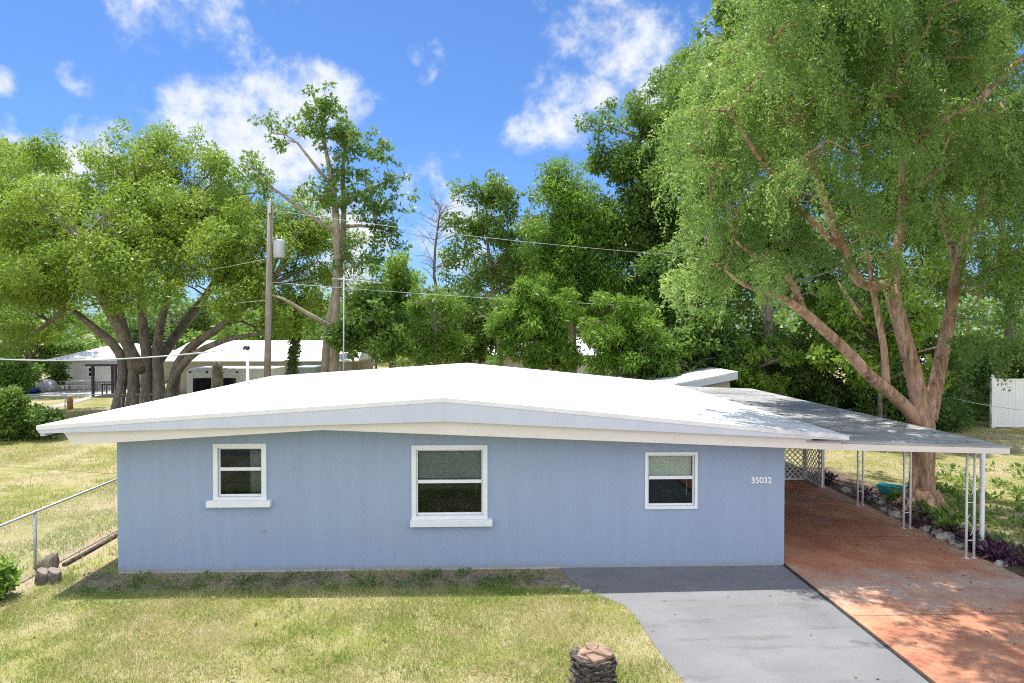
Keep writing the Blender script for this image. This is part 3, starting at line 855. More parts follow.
def twigs(mb, cs, skel, r0=.05, n=60, gap=.0):
    """thin boughs from the nearest lower skeleton point to clump centres"""
    sk = np.array([list(p) for p in skel])
    idx = rng.choice(len(cs), size=min(n, len(cs)), replace=False)
    for i in idx:
        c = cs[i]
        w_ = np.linalg.norm(sk - c, axis=1) + np.maximum(0, sk[:, 2] - c[2]) * 1.5
        p = sk[np.argmin(w_)]
        L = np.linalg.norm(c - p)
        if L < .2: continue
        m1 = p + (c - p) * .4 + np.array([0, 0, L * .08]) + rng.normal(size=3) * L * .06
        m2 = p + (c - p) * .75 + np.array([0, 0, L * .06]) + rng.normal(size=3) * L * .05
        mb.tube([p, m1, m2, c], [r0, r0 * .75, r0 * .5, r0 * .2], 5, False)
def densify(pts, rad, step=.6, jitter=.0):
    P, Rr = [], []
    for i in range(len(pts) - 1):
        a, b = Vector(pts[i]), Vector(pts[i + 1]); k = max(1, int((b - a).length / step))
        for j in range(k):
            t_ = j / k; P.append(a.lerp(b, t_) + Vector(tuple(random.uniform(-1, 1) * jitter for _ in range(3)))); Rr.append(rad[i] * (1 - t_) + rad[i + 1] * t_)
    P.append(Vector(pts[-1])); Rr.append(rad[-1])
    # smooth
    Q = P[:]
    for _ in range(2):
        Q = [P[0]] + [(Q[i - 1] + Q[i] * 2 + Q[i + 1]) / 4 for i in range(1, len(Q) - 1)] + [P[-1]]
    return Q, Rr
def make_tree(name, label, base, limbs, lobes, n_clumps, clump_r, n_leaf, leaf, leafmat, barkmat, cat='tree', group=None,
              n_twigs=60, twig_r=.06, flat=.8, droop=.25, aspect=.5, shell=.55, tint_bias=0.0, wob=.08, up=.7, seg=9, spread=1.85):
    root = empty(name, base, label, cat, group)
    mb = MB(); skel = []
    for pts, rad in limbs:
        P, Rr = densify(pts, rad, .5, .03)
        mb.tube(P, Rr, seg, True, wob); skel += P
    nb = max(5, n_clumps // 5)
    bg_ = lobes_to_clumps(lobes, nb, shell)
    bt = rng.random(nb); bi = rng.integers(0, nb, n_clumps)
    d = unit(rng.normal(size=(n_clumps, 3))); d[:, 2] = np.where(d[:, 2] < 0, d[:, 2] * .55, d[:, 2] * .9)
    cs = bg_[bi] + d * (clump_r * spread * (.3 + .7 * rng.random((n_clumps, 1))))
    if n_twigs: twigs(mb, cs, skel, twig_r, n_twigs)
    mb.build('trunk', M[barkmat], root)
    rad = clump_r * .66 * (.55 + .9 * rng.random(n_clumps))
    ne = np.maximum(6, (n_leaf / n_clumps * (rad / rad.mean()) ** 2 * .8)).astype(int)
    V, n = clump_leaves(cs, rad, ne, leaf, flat, droop, aspect=aspect, up=up)
    ct = np.repeat(.55 * bt[bi] + .45 * rng.random(n_clumps), ne)
    tint = (.45 * ct + .55 * rng.random(n) + tint_bias).clip(0, 1)
    raw_mesh('crown', V, 4, M[leafmat], tint, root)
    return root

# --- big spreading tree on the left
YT = 38.0
P = lambda x, y, dy=0.0, Y=YT: dp(x, y, Y + dy)
base1 = gp(150, 409); 
YT = base1.y
limbs = [
 ([P(118, 412), P(120, 395), P(124, 372), P(122, 352), P(104, 335), P(82, 318), P(62, 300)], [0.413, 0.361, 0.318, 0.31, 0.258, 0.206, 0.103]),
 ([P(132, 412), P(134, 380), P(132, 352), P(124, 328), P(116, 300), P(108, 268), P(100, 235)], [0.43, 0.378, 0.344, 0.292, 0.241, 0.172, 0.086]),
 ([P(147, 412), P(147, 380), P(146, 350), P(142, 310), P(138, 275), P(140, 235), P(138, 190)], [0.447, 0.396, 0.344, 0.275, 0.224, 0.172, 0.086]),
 ([P(160, 412), P(158, 380), P(156, 350), P(163, 315), P(172, 285), P(186, 250), P(196, 210)], [0.43, 0.378, 0.327, 0.258, 0.215, 0.155, 0.086]),
 ([P(172, 412, -1), P(172, 385, -1), P(178, 360, -1), P(196, 342, -1.5), P(222, 326, -2), P(245, 308, -2), P(268, 285, -2)], [.46, .38, .33, .28, .23, .17, .09]),
 ([P(168, 413, -1.5), P(169, 392, -1.5), P(176, 371, -2), P(194, 352, -2.5), P(226, 339, -3), P(266, 333, -3)], [.42, .32, .27, .22, .16, .08]),
 ([P(70, 305, .5), P(45, 326, 1.5), P(20, 341, 2.5), P(-20, 347, 3)], [.17, .16, .14, .09]),
 ([P(150, 370, 2), P(180, 330, 4), P(210, 290, 5), P(230, 250, 5)], [.45, .36, .26, .1]),
 ([P(140, 370, -2), P(120, 330, -4), P(95, 285, -5), P(80, 240, -5)], [.4, .34, .24, .1]),
 ([P(62, 300), P(40, 270, 0), P(20, 240)], [.16, .12, .05])]
limbs = [(p_, [r_ * .8 for r_ in rr_]) for p_, rr_ in limbs]
def LB(x, y, r, dy=0.0, ry=None, zs=.8): 
    c = P(x, y, dy); return (tuple(c), (r, ry or r, r * zs))
lobes = [LB(62, 215, 3.6, 0), LB(128, 186, 3.3, 0), LB(200, 208, 3.3, 0), LB(110, 245, 3.6, -4), LB(190, 258, 3.2, -4), LB(252, 245, 2.9, -1),
         LB(30, 270, 3.0, -2), LB(278, 300, 2.2, 0), LB(40, 306, 2.0, 0), LB(305, 235, 2.4, 2), LB(150, 230, 4.2, 4), LB(80, 278, 2.0, -5), LB(235, 282, 1.8, -4), LB(-10, 230, 3.4, 1), LB(10, 175, 2.6, 1), LB(316, 285, 1.6, 3), LB(160, 165, 1.9, 1), LB(225, 185, 2.4, 2)]
make_tree('spreading_tree', 'huge spreading tree with many fused grey stems and yellow-green crown on the left', (base1.x, base1.y, 0), limbs, lobes, 1000, .95, 300000, .145,
          'leaf_camphor', 'bark_grey', n_twigs=230, twig_r=.07, wob=.14, droop=.1, aspect=.5, shell=.6)

# --- tall sparse twin-stemmed tree
Y2 = 35.0
P = lambda x, y, dy=0.0: dp(x, y, Y2 + dy)
limbs = [
 ([P(333, 408), P(334, 372), P(335, 330), P(336, 290), P(337, 250), P(336, 210), P(332, 180), P(326, 150), P(322, 120), P(318, 100)], [.30, .25, .22, .205, .19, .17, .13, .09, .06, .03]),
 ([P(324, 408, .6), P(325, 372, .6), P(328, 330, .6), P(335, 290, .8), P(343, 250, .8), P(344, 210, .8), P(342, 180, .6), P(344, 150, .4), P(350, 125, .2)], [.28, .23, .2, .17, .15, .13, .11, .08, .03]),
 ([P(332, 185), P(318, 170, -.3), P(306, 158, -.5), P(298, 140, -.5), P(288, 128, -.6), P(272, 133, -.6)], [.11, .09, .07, .05, .04, .025]),
 ([P(343, 205, .5), P(358, 196, .4), P(372, 186, .2), P(392, 180), P(405, 176)], [.13, .1, .08, .05, .02]),
 ([P(344, 226, .6), P(360, 224, .6), P(378, 226, .4), P(392, 232, .3)], [.1, .08, .06, .02]),
 ([P(336, 232), P(318, 222, -.4), P(300, 208, -.6), P(286, 196, -.8), P(262, 182, -.8), P(250, 168, -1)], [.12, .10, .09, .07, .05, .025]),
 ([P(334, 160), P(348, 150), P(362, 140), P(376, 150)], [.1, .08, .05, .02]),
 ([P(335, 330), P(318, 318, -1), P(300, 312, -1), P(284, 296, -1), P(262, 294, -1)], [.14, .12, .1, .08, .04])]
def L2(x, y, r, dy=0.0, zs=.7): return (tuple(P(x, y, dy)), (r * 1.25, r * 1.25, r * 1.15 * zs))
lobes = [L2(316, 112, .95), L2(332, 126, .9), L2(308, 134, .7), L2(326, 100, .6), L2(346, 140, .95), L2(362, 150, .8), L2(376, 146, .6), L2(276, 134, .75), L2(350, 172, .8), L2(336, 150, .7),
         L2(396, 180, .8), L2(384, 200, .9), L2(372, 212, .9), L2(390, 226, .7), L2(358, 238, .55), L2(380, 240, .5), L2(352, 252, .8), L2(366, 256, .6), L2(320, 200, .6), L2(252, 172, .8), L2(262, 186, .7), L2(400, 200, .5), L2(328, 218, .5), L2(350, 205, .8), L2(318, 185, .5), L2(340, 190, .5)]
make_tree('sparse_tree', 'tall sparse twin-stemmed tree with tufted top standing right of the utility pole', tuple(P(330, 400).xy) + (0,), limbs, lobes, 330, .38, 12500, .17,
          'leaf_mid', 'bark_tan', n_twigs=240, twig_r=.02, wob=.05, aspect=.55, shell=.3, spread=2.7, flat=.7)

# --- generic trees: trunk + crown from lobes given in pixels at a depth
def px_tree(name, label, Y, trunk, lobes, n_clumps, clump_r, n_leaf, leaf, lm, bm, tr=.25, extra=(), **kw):
    t0 = dp(trunk[0][0], trunk[0][1], Y)
    pts = [Vector((t0.x, Y, -.1))] + [dp(x, y, Y) for x, y in trunk]
    k = len(pts); rad = [tr * (1.15 - .95 * i / (k - 1)) for i in range(k)]
    lm_ = [(pts, rad)] + [([dp(x, y, Y + d_) for x, y, d_ in e], [r_ * (1 - .8 * i / (len(e) - 1)) for i in range(len(e))]) for e, r_ in extra]
    pm = F / Y
    lb = [(tuple(dp(x, y, Y + dy)), (rx / pm, (rx / pm) * .9, rz / pm)) for x, y, rx, rz, dy in lobes]
    return make_tree(name, label, (t0.x, Y, 0), lm_, lb, n_clumps, clump_r, n_leaf, leaf, lm, bm, **kw)

px_tree('left_edge_tree', 'pale green tall tree at the left edge behind the huge spreading tree', 50, [(-30, 330), (-28, 250), (-20, 190)],
        [(-10, 160, 55, 35, 0), (-40, 230, 70, 60, 0), (20, 235, 50, 60, 3), (10, 300, 60, 40, 3), (40, 330, 45, 25, 4)], 170, 1.1, 30000, .26, 'leaf_camphor', 'bark_grey', .4)
px_tree('round_tree', 'rounded yellow-green tree behind the television antenna', 50, [(392, 340), (392, 300), (396, 275)],
        [(395, 290, 42, 30, 0), (370, 310, 35, 28, 0), (415, 315, 34, 30, 0), (395, 335, 50, 25, 0), (395, 270, 22, 15, 0)], 130, 1.0, 26000, .25, 'leaf_lime', 'bark_grey', .25)
px_tree('glossy_bush', 'dense glossy green bush right of the antenna mast', 33, [(376, 370), (376, 330)],
        [(376, 345, 32, 30, 0), (370, 318, 22, 24, 0), (385, 325, 20, 20, 0), (372, 296, 9, 10, 0)], 90, .55, 17000, .17, 'leaf_mid', 'bark_grey', .1, aspect=.55, cat='bush')
px_tree('young_cedar', 'slim feathery cedar with bare lower stem between glossy bush and house roof peak', 36, [(436, 350), (435, 320), (433, 292)],
        [(434, 305, 24, 14, 0), (420, 325, 20, 14, 0), (445, 322, 22, 14, 0), (430, 345, 26, 14, 0), (418, 360, 18, 10, 0), (452, 345, 14, 12, 0)], 90, .55, 15000, .2, 'leaf_cedar', 'bark_tan', .15, aspect=.22)
# bare tree
Yq = 41
P = lambda x, y, dy=0.0: dp(x, y, Yq + dy)
root = empty('bare_tree', (P(437, 340).x, Yq, 0), 'thin leafless tree with bare twigs against the sky left of the airy tree', 'tree')
mb = MB()
stem = [Vector((P(440, 340).x, Yq, -.1)), P(440, 340), P(438, 300), P(434, 275), P(435, 250), P(438, 225), P(441, 205)]
mb.tube(stem, [.12, .11, .1, .085, .07, .045, .015], 7)
rb = random.Random(3)
for i in range(46):
    t_ = rb.uniform(.35, 1); k = min(5, 1 + int(t_ * 5)); a = stem[k].lerp(stem[k + 1], rb.random())
    an = rb.uniform(-1, 1); L = rb.uniform(.7, 2.1)
    e1 = a + Vector((an * L, rb.uniform(-.7, .7) * L, rb.uniform(.1, .8) * L))
    mb.tube([a, a.lerp(e1, .5) + Vector((0, 0, .06)), e1], [.026, .018, .006], 4, False)
    for j in range(3):
        p_ = a.lerp(e1, rb.uniform(.3, 1)); e2 = p_ + Vector((rb.uniform(-.6, .6), rb.uniform(-.5, .5), rb.uniform(-.1, .6)))
        mb.tube([p_, e2], [.012, .005], 3, False)
mb.build('trunk', M['bark_grey'], root)

px_tree('airy_tree', 'airy tree with sky gaps in its crown left of the tall conifer', 42, [(500, 345), (494, 300), (488, 250), (486, 200)],
        [(486, 192, 26, 18, 0), (462, 222, 22, 18, 0), (505, 205, 24, 14, 0), (490, 232, 32, 16, 0), (522, 230, 22, 22, 0), (460, 258, 22, 12, 0), (500, 265, 34, 16, 0), (475, 285, 26, 12, 0), (520, 285, 26, 22, 0), (535, 205, 14, 22, 0), (470, 310, 20, 10, 0)],
        230, .66, 21000, .19, 'leaf_mid', 'bark_tan', .22,
        extra=[([(494, 300, 0), (475, 285, .5), (455, 262, .8)], .09), ([(490, 270, 0), (510, 245, -.5), (525, 225, -.5)], .09), ([(500, 330, 0), (480, 312, 0), (462, 300, 0)], .08)], shell=.2, n_twigs=100, twig_r=.04)
px_tree('tall_conifer', 'tall feathery green conifer with ragged pointed top in the centre', 39, [(572, 350), (570, 280), (566, 210), (566, 165)],
        [(566, 172, 12, 16, 0), (562, 195, 22, 16, 0), (582, 205, 24, 16, 0), (560, 232, 32, 16, 0), (592, 240, 28, 18, 0), (572, 265, 40, 18, 0), (605, 275, 26, 18, 0), (548, 280, 20, 16, 0), (580, 300, 46, 20, 0), (610, 310, 28, 22, 0), (596, 220, 16, 14, 0)],
        400, .85, 62000, .21, 'leaf_cedar', 'bark_tan', .28, aspect=.3, n_twigs=120, twig_r=.04)
px_tree('broad_cedar', 'broad bright green cedar with low boughs just behind the roof peak', 32, [(536, 372), (536, 340), (532, 305)],
        [(534, 302, 24, 18, 0), (510, 325, 30, 20, 0), (550, 322, 32, 22, 0), (530, 345, 44, 18, 0), (498, 352, 22, 12, 0), (570, 348, 26, 14, 0), (536, 286, 12, 10, 0)],
        150, .55, 36000, .2, 'leaf_cedar', 'bark_tan', .2, aspect=.25, n_twigs=80)
px_tree('drooping_cedar', 'smaller green cedar with twiggy lower boughs right of the broad cedar', 31, [(628, 378), (628, 350), (624, 318)],
        [(622, 316, 26, 16, 0), (640, 332, 28, 18, 0), (604, 340, 24, 16, 0), (640, 356, 36, 14, 0), (598, 360, 22, 12, 0), (660, 345, 22, 16, 0)],
        130, .55, 30000, .19, 'leaf_cedar', 'bark_tan', .18, aspect=.28, n_twigs=80)
px_tree('dark_oak', 'tall dark oak rising between the tall conifer and the weeping tree', 40, [(640, 350), (640, 280), (638, 200), (640, 140)],
        [(640, 125, 30, 22, 0), (612, 160, 32, 24, 0), (650, 165, 40, 26, 0), (630, 205, 40, 30, 0), (670, 205, 40, 40, 0), (628, 255, 34, 32, 0), (670, 270, 40, 40, 0), (640, 310, 50, 26, 0), (590, 150, 14, 12, 0), (676, 120, 26, 30, 0), (668, 84, 16, 16, 0), (690, 160, 30, 30, 0)],
        430, .85, 85000, .19, 'leaf_mid', 'bark_grey', .35)
px_tree('back_oak', 'tall dark oak with ragged crown showing behind the weeping tree top', 31, [(770, 370), (765, 280), (755, 180), (740, 90)],
        [(694, 75, 22, 18, 0), (700, 110, 22, 30, 0), (720, 60, 34, 30, 0), (760, 30, 55, 40, 0), (740, 110, 60, 40, 2), (690, 175, 30, 34, 0), (740, 190, 70, 50, 2), (820, 90, 80, 70, 2), (800, 190, 90, 60, 3), (830, -10, 80, 50, 0), (770, 270, 60, 40, 2), (720, 290, 40, 30, 1), (850, 260, 60, 40, 3), (900, 200, 60, 60, 3), (760, 220, 50, 50, 1), (840, 300, 50, 30, 2), (680, 250, 40, 50, 2)],
        520, .85, 120000, .18, 'leaf_mid', 'bark_grey', .3)
px_tree('far_right_oak', 'dark leafy oak behind the white vinyl fence at the right edge', 38, [(1010, 370), (1010, 280), (1000, 200)],
        [(930, 150, 90, 80, 0), (1010, 180, 80, 80, 0), (1080, 240, 90, 90, 0), (990, 280, 70, 50, 0), (900, 250, 80, 60, 0), (1000, 60, 110, 90, 0), (1060, 330, 60, 40, 0)],
        420, 1.1, 70000, .24, 'leaf_mid', 'bark_grey', .4)

px_tree('filler_oak', 'dark leafy tree filling the gap between the airy tree and the tall conifer', 52, [(535, 340), (535, 290), (530, 250)],
        [(530, 262, 30, 26, 0), (505, 300, 40, 26, 0), (555, 290, 40, 30, 0), (535, 325, 60, 22, 0), (470, 325, 36, 18, 0)], 190, .95, 30000, .24, 'leaf_dark', 'bark_grey', .3)
px_tree('deep_oak', 'dark leafy tree seen low between the tall oaks behind the weeping tree', 46, [(650, 360), (650, 290), (648, 230)],
        [(640, 230, 40, 34, 0), (690, 240, 46, 40, 0), (620, 290, 46, 34, 0), (680, 310, 60, 36, 0), (740, 280, 50, 40, 0), (800, 250, 60, 50, 0), (860, 290, 60, 40, 0)], 300, 1.0, 46000, .24, 'leaf_dark', 'bark_grey', .35)
# --- weeping tree over the carport
bw = gp(922, 509); YW = bw.y
P = lambda x, y, dy=0.0: dp(x, y, YW + dy)
wt = empty('weeping_tree', (bw.x, bw.y, 0), 'large weeping grey-green tree with forked reddish trunk leaning over the carport', 'tree')
mb = MB(); skel = []
wl = [
 ([P(923, 514), P(922, 503), P(922, 488), P(924, 455), P(925, 425), P(919, 396), P(909, 355), P(898, 312), P(889, 286)], [.48, .37, .295, .265, .255, .215, .19, .17, .16]),
 ([P(923, 428), P(908, 409, -.2), P(892, 394, -.4), P(868, 376, -.7), P(846, 350, -1), P(824, 330, -1.3), P(803, 309, -1.6), P(788, 298, -1.8), P(768, 291, -2), P(745, 288, -2.4), P(725, 270, -2.8)], [.24, .2, .185, .175, .155, .145, .13, .11, .085, .06, .03]),
 ([P(803, 309, -1.6), P(798, 290, -1.8), P(790, 270, -2), P(772, 259, -2.2), P(748, 256, -2.6), P(735, 240, -3)], [.1, .09, .08, .07, .055, .025]),
 ([P(889, 286), P(868, 289, -.2), P(852, 277, -.5), P(842, 250, -.8), P(830, 215, -1.2), P(816, 178, -1.8), P(800, 130, -2.4), P(790, 80, -3)], [.18, .16, .15, .14, .12, .1, .07, .03]),
 ([P(893, 300), P(895, 262, .3), P(903, 215, .6), P(902, 150, 1), P(892, 80, 1.2), P(886, 20, 1.2), P(880, -60, 1)], [.17, .15, .13, .12, .1, .07, .03]),
 ([P(929, 420), P(936, 390, .2), P(943, 352, .4), P(951, 305, .5), P(957, 270, .5), P(966, 235, .4), P(992, 190, .2), P(1030, 135, 0), P(1052, 75, -.4), P(1066, 20, -.8), P(1070, -60, -1)], [.24, .22, .2, .18, .17, .16, .15, .14, .13, .11, .06]),
 ([P(1058, 48, -.6), P(1030, 52, -1), P(1010, 68, -1.4), P(990, 92, -1.7), P(968, 108, -2), P(945, 118, -2.2), P(928, 135, -2.4)], [.13, .11, .1, .095, .085, .06, .03]),
 ([P(886, 388, -.3), P(885, 350, -.2), P(878, 315, -.2), P(874, 290), P(868, 255, .2), P(850, 205, .5)], [.11, .1, .09, .08, .06, .03]),
 ([P(862, 318, -.8), P(848, 300, -1), P(838, 282, -1.1)], [.06, .05, .02]),
 ([P(957, 270, .5), P(945, 225, 1.5), P(935, 160, 2.6), P(945, 90, 3.5)], [.13, .1, .08, .03]),
 ([P(842, 250, -.8), P(800, 210, -2.2), P(760, 160, -3.4), P(730, 110, -4)], [.1, .085, .06, .025]),
 ([P(902, 150, 1), P(860, 60, -.5), P(830, 20, -1.5), P(800, -30, -2)], [.09, .07, .055, .03]),
 ([P(946, 165, -1.6), P(932, 172, -1.9), P(918, 186, -2.1)], [.08, .07, .04]),
]
for pts, rad in wl:
    if pts is not wl[0][0]: rad = [r_ * .8 for r_ in rad]
    Q, Rr = densify(pts, rad, .3, .025); mb.tube(Q, Rr, 11, True, .09); skel += Q
# buttress roots
for a in (2.6, 3.6, 4.6, 5.6, .5):
    e = Vector((bw.x + math.cos(a) * .75, bw.y + math.sin(a) * .75, -.04))
    mb.tube([Vector((bw.x + math.cos(a) * .2, bw.y + math.sin(a) * .2, .45)), Vector((bw.x + math.cos(a) * .42, bw.y + math.sin(a) * .42, .14)), e], [.17, .13, .05], 8, False, .1)
def LW(x, y, Y, rx, rz, ry=None):
    return (tuple(dp(x, y, Y)), (rx, ry or rx, rz))
wlobes = [LW(728, 235, 14.0, .9, 1.1, 1.6), LW(712, 262, 14.2, .6, .7), LW(765, 165, 13.6, 1.4, 1.5), LW(775, 90, 13.4, 1.4, 1.5, 2), LW(740, 235, 14.4, 1.2, 1.0), LW(785, 40, 15, 1.1, 1.3, 2),
          LW(815, 215, 14.2, 1.3, 1.0), LW(830, 150, 13.6, 1.5, 1.3, 2), LW(840, 60, 13.8, 1.7, 1.3, 2.2), LW(895, 190, 14.4, 1.4, 1.4), LW(905, 110, 14.2, 1.4, 1.4, 2), LW(870, 255, 15.2, 1.2, .7),
          LW(960, 60, 14.6, 1.5, 1.4, 2), LW(955, 190, 15, 1.2, 1.5), LW(975, 280, 15.6, .8, 1.2), LW(962, 335, 15.6, .55, .8), LW(1020, 140, 15.4, 1.6, 1.4, 2), LW(1030, 245, 16, 1.3, 1.6, 1.6), LW(1080, 180, 16, 1.6, 2.2), LW(920, 270, 15, .7, .9),
          LW(830, -40, 13.6, 1.6, 1.3, 2.2), LW(900, -60, 14.5, 2.2, 1.5, 2.5), LW(1030, -50, 16, 2.2, 1.6, 2.5), LW(860, 20, 18, 2, 1.8, 2), LW(980, 140, 18.5, 2.2, 2, 2), LW(780, 250, 13.2, .9, .6), LW(880, -140, 12.6, 1.6, .9, 1.2),
          LW(1010, 20, 13, 1.4, 1.0, 1.2), LW(745, 140, 13, .9, .9, 1.3), LW(725, 150, 20, 1.4, 1.6, 1.6), LW(780, 110, 21, 2.0, 1.8, 2.0), LW(745, 60, 19, 1.4, 1.3, 1.6), LW(722, 110, 17, .8, 1.2, 1.2)]
wlobes += [LW(722, 215, 12.0, .7, .7), LW(775, 235, 12.2, .8, .6), LW(790, 30, 11.5, 1.1, .8), LW(800, -40, 11.5, 1.3, .7)]
bn = lobes_to_clumps(wlobes, 520, .35)
def to_px(q):
    v = CM.transposed() @ (Vector(q) - Vector((0, 0, H))); return 512 + F * v.x / -v.z, 341.5 - F * v.y / -v.z
SK = np.array([list(q) for q in skel]); USED = np.zeros(len(SK))
bn = bn[np.argsort([np.min(np.linalg.norm(SK - c, axis=1)) for c in bn])]
Ps, As, Ts = [], [], []
for c in bn:
    x_, y_ = to_px(c); thin = 1.0
    if 715 < x_ < 930 and 120 < y_ < 330: thin = .5
    if 730 < x_ < 805 and 165 < y_ < 330: thin = .32
    if 800 < x_ < 905 and 110 < y_ < 330: thin = .22
    if 925 < x_ < 985 and 190 < y_ < 320: thin = .3
    if 940 < x_ < 1035 and 25 < y_ < 115: thin = .4
    if 830 < x_ < 938 and y_ > 225: thin = .1
    if rng.random() > thin: continue
    cost = np.linalg.norm(SK - c, axis=1) + np.maximum(0, SK[:, 2] - c[2] - .5) * 1.2 + USED * .45 + rng.random(len(SK)) * .5
    k = np.argmin(cost); USED[max(0, k - 2):k + 3] += 1
    st_ = SK[k]; v = c - st_; Lh = np.linalg.norm(v)
    ang = math.atan2(v[1], v[0]) + rng.normal() * .5
    o_ = np.array([math.cos(ang), math.sin(ang), 0]); L = rng.uniform(.8, 1.7)
    # an arching bough that starts near c, rises a little, then droops
    tt = np.linspace(0, 1, 7)[:, None]
    arc = c - o_ * L * .35 + o_ * L * tt + np.array([0, 0, 1.]) * (.55 * L * tt - .75 * L * tt ** 2.2)
    mid_ = st_ + v * .5 + np.array([0, 0, .12 * Lh]) + rng.normal(size=3) * .06 * Lh
    r0_ = .03 if Lh < 1.3 else .022
    mb.tube([st_, mid_, arc[0]] + list(arc[1:5]), [r0_, r0_ * .85, r0_ * .7, r0_ * .55, r0_ * .45, r0_ * .35, .006], 5, False)
    if not (790 < x_ < 905 and 110 < y_ < 330): SK = np.concatenate([SK, arc[0:4]]); USED = np.concatenate([USED, [1.5, 1, 1, 1]])
    bt_ = rng.random(); side = np.array([-o_[1], o_[0], 0])
    ns = int(8 + 6.5 * L)
    for q_ in range(ns):
        u_ = rng.random() ** .8; f_ = u_ * 6; i_ = min(5, int(f_)); a0 = arc[i_] + (arc[i_ + 1] - arc[i_]) * (f_ - i_)
        a0 = a0 + side * rng.normal() * .2 + rng.normal(size=3) * .05
        Ls = rng.uniform(.25, 1.15) * (.6 + .5 * u_); n = int(Ls * 88) + 6
        t_ = np.sort(rng.random(n)); dx = rng.normal(size=2) * .2 + o_[:2] * .18
        q = a0 + np.stack([dx[0] * np.sqrt(t_), dx[1] * np.sqrt(t_), -t_ * Ls + .1 * np.sin(t_ * 3)], 1) + rng.normal(size=(n, 3)) * np.array([.045, .045, .025])
        a = rng.normal(size=(n, 3)) * .7; a[:, 2] -= .6
        Ps.append(q); As.append(a); Ts.append(np.full(n, .7 * bt_ + .3 * rng.random()))
    # leafy top of the bough
    n = int(130 * L); i_ = rng.random(n) * 5.9; k_ = i_.astype(int); q = arc[k_] + (arc[k_ + 1] - arc[k_]) * (i_ - k_)[:, None]
    q = q + side * rng.normal(size=(n, 1)) * .2 + rng.normal(size=(n, 3)) * np.array([.07, .07, .06]) + np.array([0, 0, .04])
    a = o_ * .4 + side * rng.normal(size=(n, 1)) + rng.normal(size=(n, 3)) * .4; a[:, 2] -= .25
    Ps.append(q); As.append(a); Ts.append(np.full(n, .3 + .7 * bt_))
mb.build('trunk', M['bark_red'], wt)
Pw = np.concatenate(Ps); Aw = np.concatenate(As); Tw = np.concatenate(Ts)
Lw = .088 * (1 + .3 * rng.normal(size=len(Pw))).clip(.5, 1.7)
Lw = Lw * np.clip(Pw[:, 1] / 15.5, .68, 1)
V = leaf_quads(Pw, Aw, Lw, Lw * .40, .75)
left = np.clip((5.2 - Pw[:, 0]) / 2.5, 0, 1) * .35
raw_mesh('crown', V, 4, M['leaf_willow'], (.4 * Tw + .45 * rng.random(len(Pw)) + left).clip(0, 1), wt)

# --- shrubs and undergrowth along the back of the right yard
px_tree('light_shrub', 'lighter green tall shrub behind the gap in the weeping tree fork', 27, [(880, 395), (880, 340)],
        [(860, 335, 45, 26, 0), (905, 320, 40, 30, 0), (840, 360, 32, 20, 0), (885, 365, 45, 20, 0), (850, 300, 30, 20, 0), (915, 275, 30, 24, 0)], 150, .5, 20000, .17, 'leaf_lime', 'bark_grey', .12, cat='shrub')
px_tree('variegated_shrub', 'pale green leafy shrub beside the raised rear roof', 29, [(752, 395), (752, 370)],
        [(755, 362, 16, 14, 0), (745, 378, 16, 12, 0), (770, 350, 18, 14, 0), (762, 384, 16, 12, 0)], 60, .4, 8000, .17, 'leaf_lime', 'bark_grey', .06, cat='shrub')
px_tree('rounded_shrub', 'mid green rounded shrub left of the raised rear roof', 30, [(690, 372), (690, 350)],
        [(690, 345, 30, 18, 0), (672, 358, 24, 14, 0), (712, 352, 22, 16, 0), (700, 325, 24, 16, 0)], 90, .45, 14000, .17, 'leaf_mid', 'bark_grey', .08, cat='shrub')
und = []
for i in range(270):
    x = rng.uniform(640, 1075); Y = rng.uniform(29, 33.5); h = rng.uniform(.2, 4.4) if x < 935 else rng.uniform(.2, 3.6)
    Y = Y if x < 960 else rng.uniform(33, 36)
    q = dp(x, 400, Y); und.append((q.x, q.y, h))
for i in range(130):
    q = dp(rng.uniform(640, 970), 400, rng.uniform(31.5, 34)); und.append((q.x, q.y, rng.uniform(.2, 1.6)))
und = np.array(und)
rad = .55 + .4 * rng.random(len(und)); ne = (260 * rad ** 2 / .5).astype(int)
V, n = clump_leaves(und, rad, ne, .19, .85, .2)
o = raw_mesh('undergrowth', V, 4, M['leaf_dark'], (.4 * np.repeat(rng.random(len(und)), ne) + .6 * rng.random(n)).clip(0, 1))
tag(o, 'dense dark undergrowth along the back of the right yard behind the carport', 'undergrowth', kind='stuff')
# low weeds along the back of the left yard, below the big tree, behind the roof line
def bush(name, label, px, py, w, h, lm, n=6000, leaf=.15, cat='bush'):
    b = gp(px, py); sc_ = F / b.y
    root = empty(name, (b.x, b.y, 0), label, cat)
    mb = MB()
    for i in range(7):
        a = rng.uniform(0, 6.28); r_ = w / sc_ * .5
        mb.tube([(b.x, b.y, -.03), (b.x + math.cos(a) * r_ * .3, b.y + math.sin(a) * r_ * .3, h / sc_ * .45), (b.x + math.cos(a) * r_ * .7, b.y + math.sin(a) * r_ * .7, h / sc_ * .8)], [.035, .025, .008], 5, False)
    mb.build('stem', M['bark_grey'], root)
    k = 46; r_ = w / sc_ * .5; hz = h / sc_
    d = unit(rng.normal(size=(k, 3))); cs = np.array([b.x, b.y, hz * .5]) + d * np.array([r_, r_, hz * .5]) * (rng.random((k, 1)) ** .4) * .85
    rad = r_ * .38 * (.6 + .7 * rng.random(k)); ne = np.maximum(5, (n / k * (rad / rad.mean()) ** 2)).astype(int)
    V, m_ = clump_leaves(cs, rad, ne, leaf, .85, .1)
    V[:, 2] = np.maximum(V[:, 2], .02)
    raw_mesh('leaves', V, 4, M[lm], (.4 * np.repeat(rng.random(k), ne) + .6 * rng.random(m_)).clip(0, 1), root)
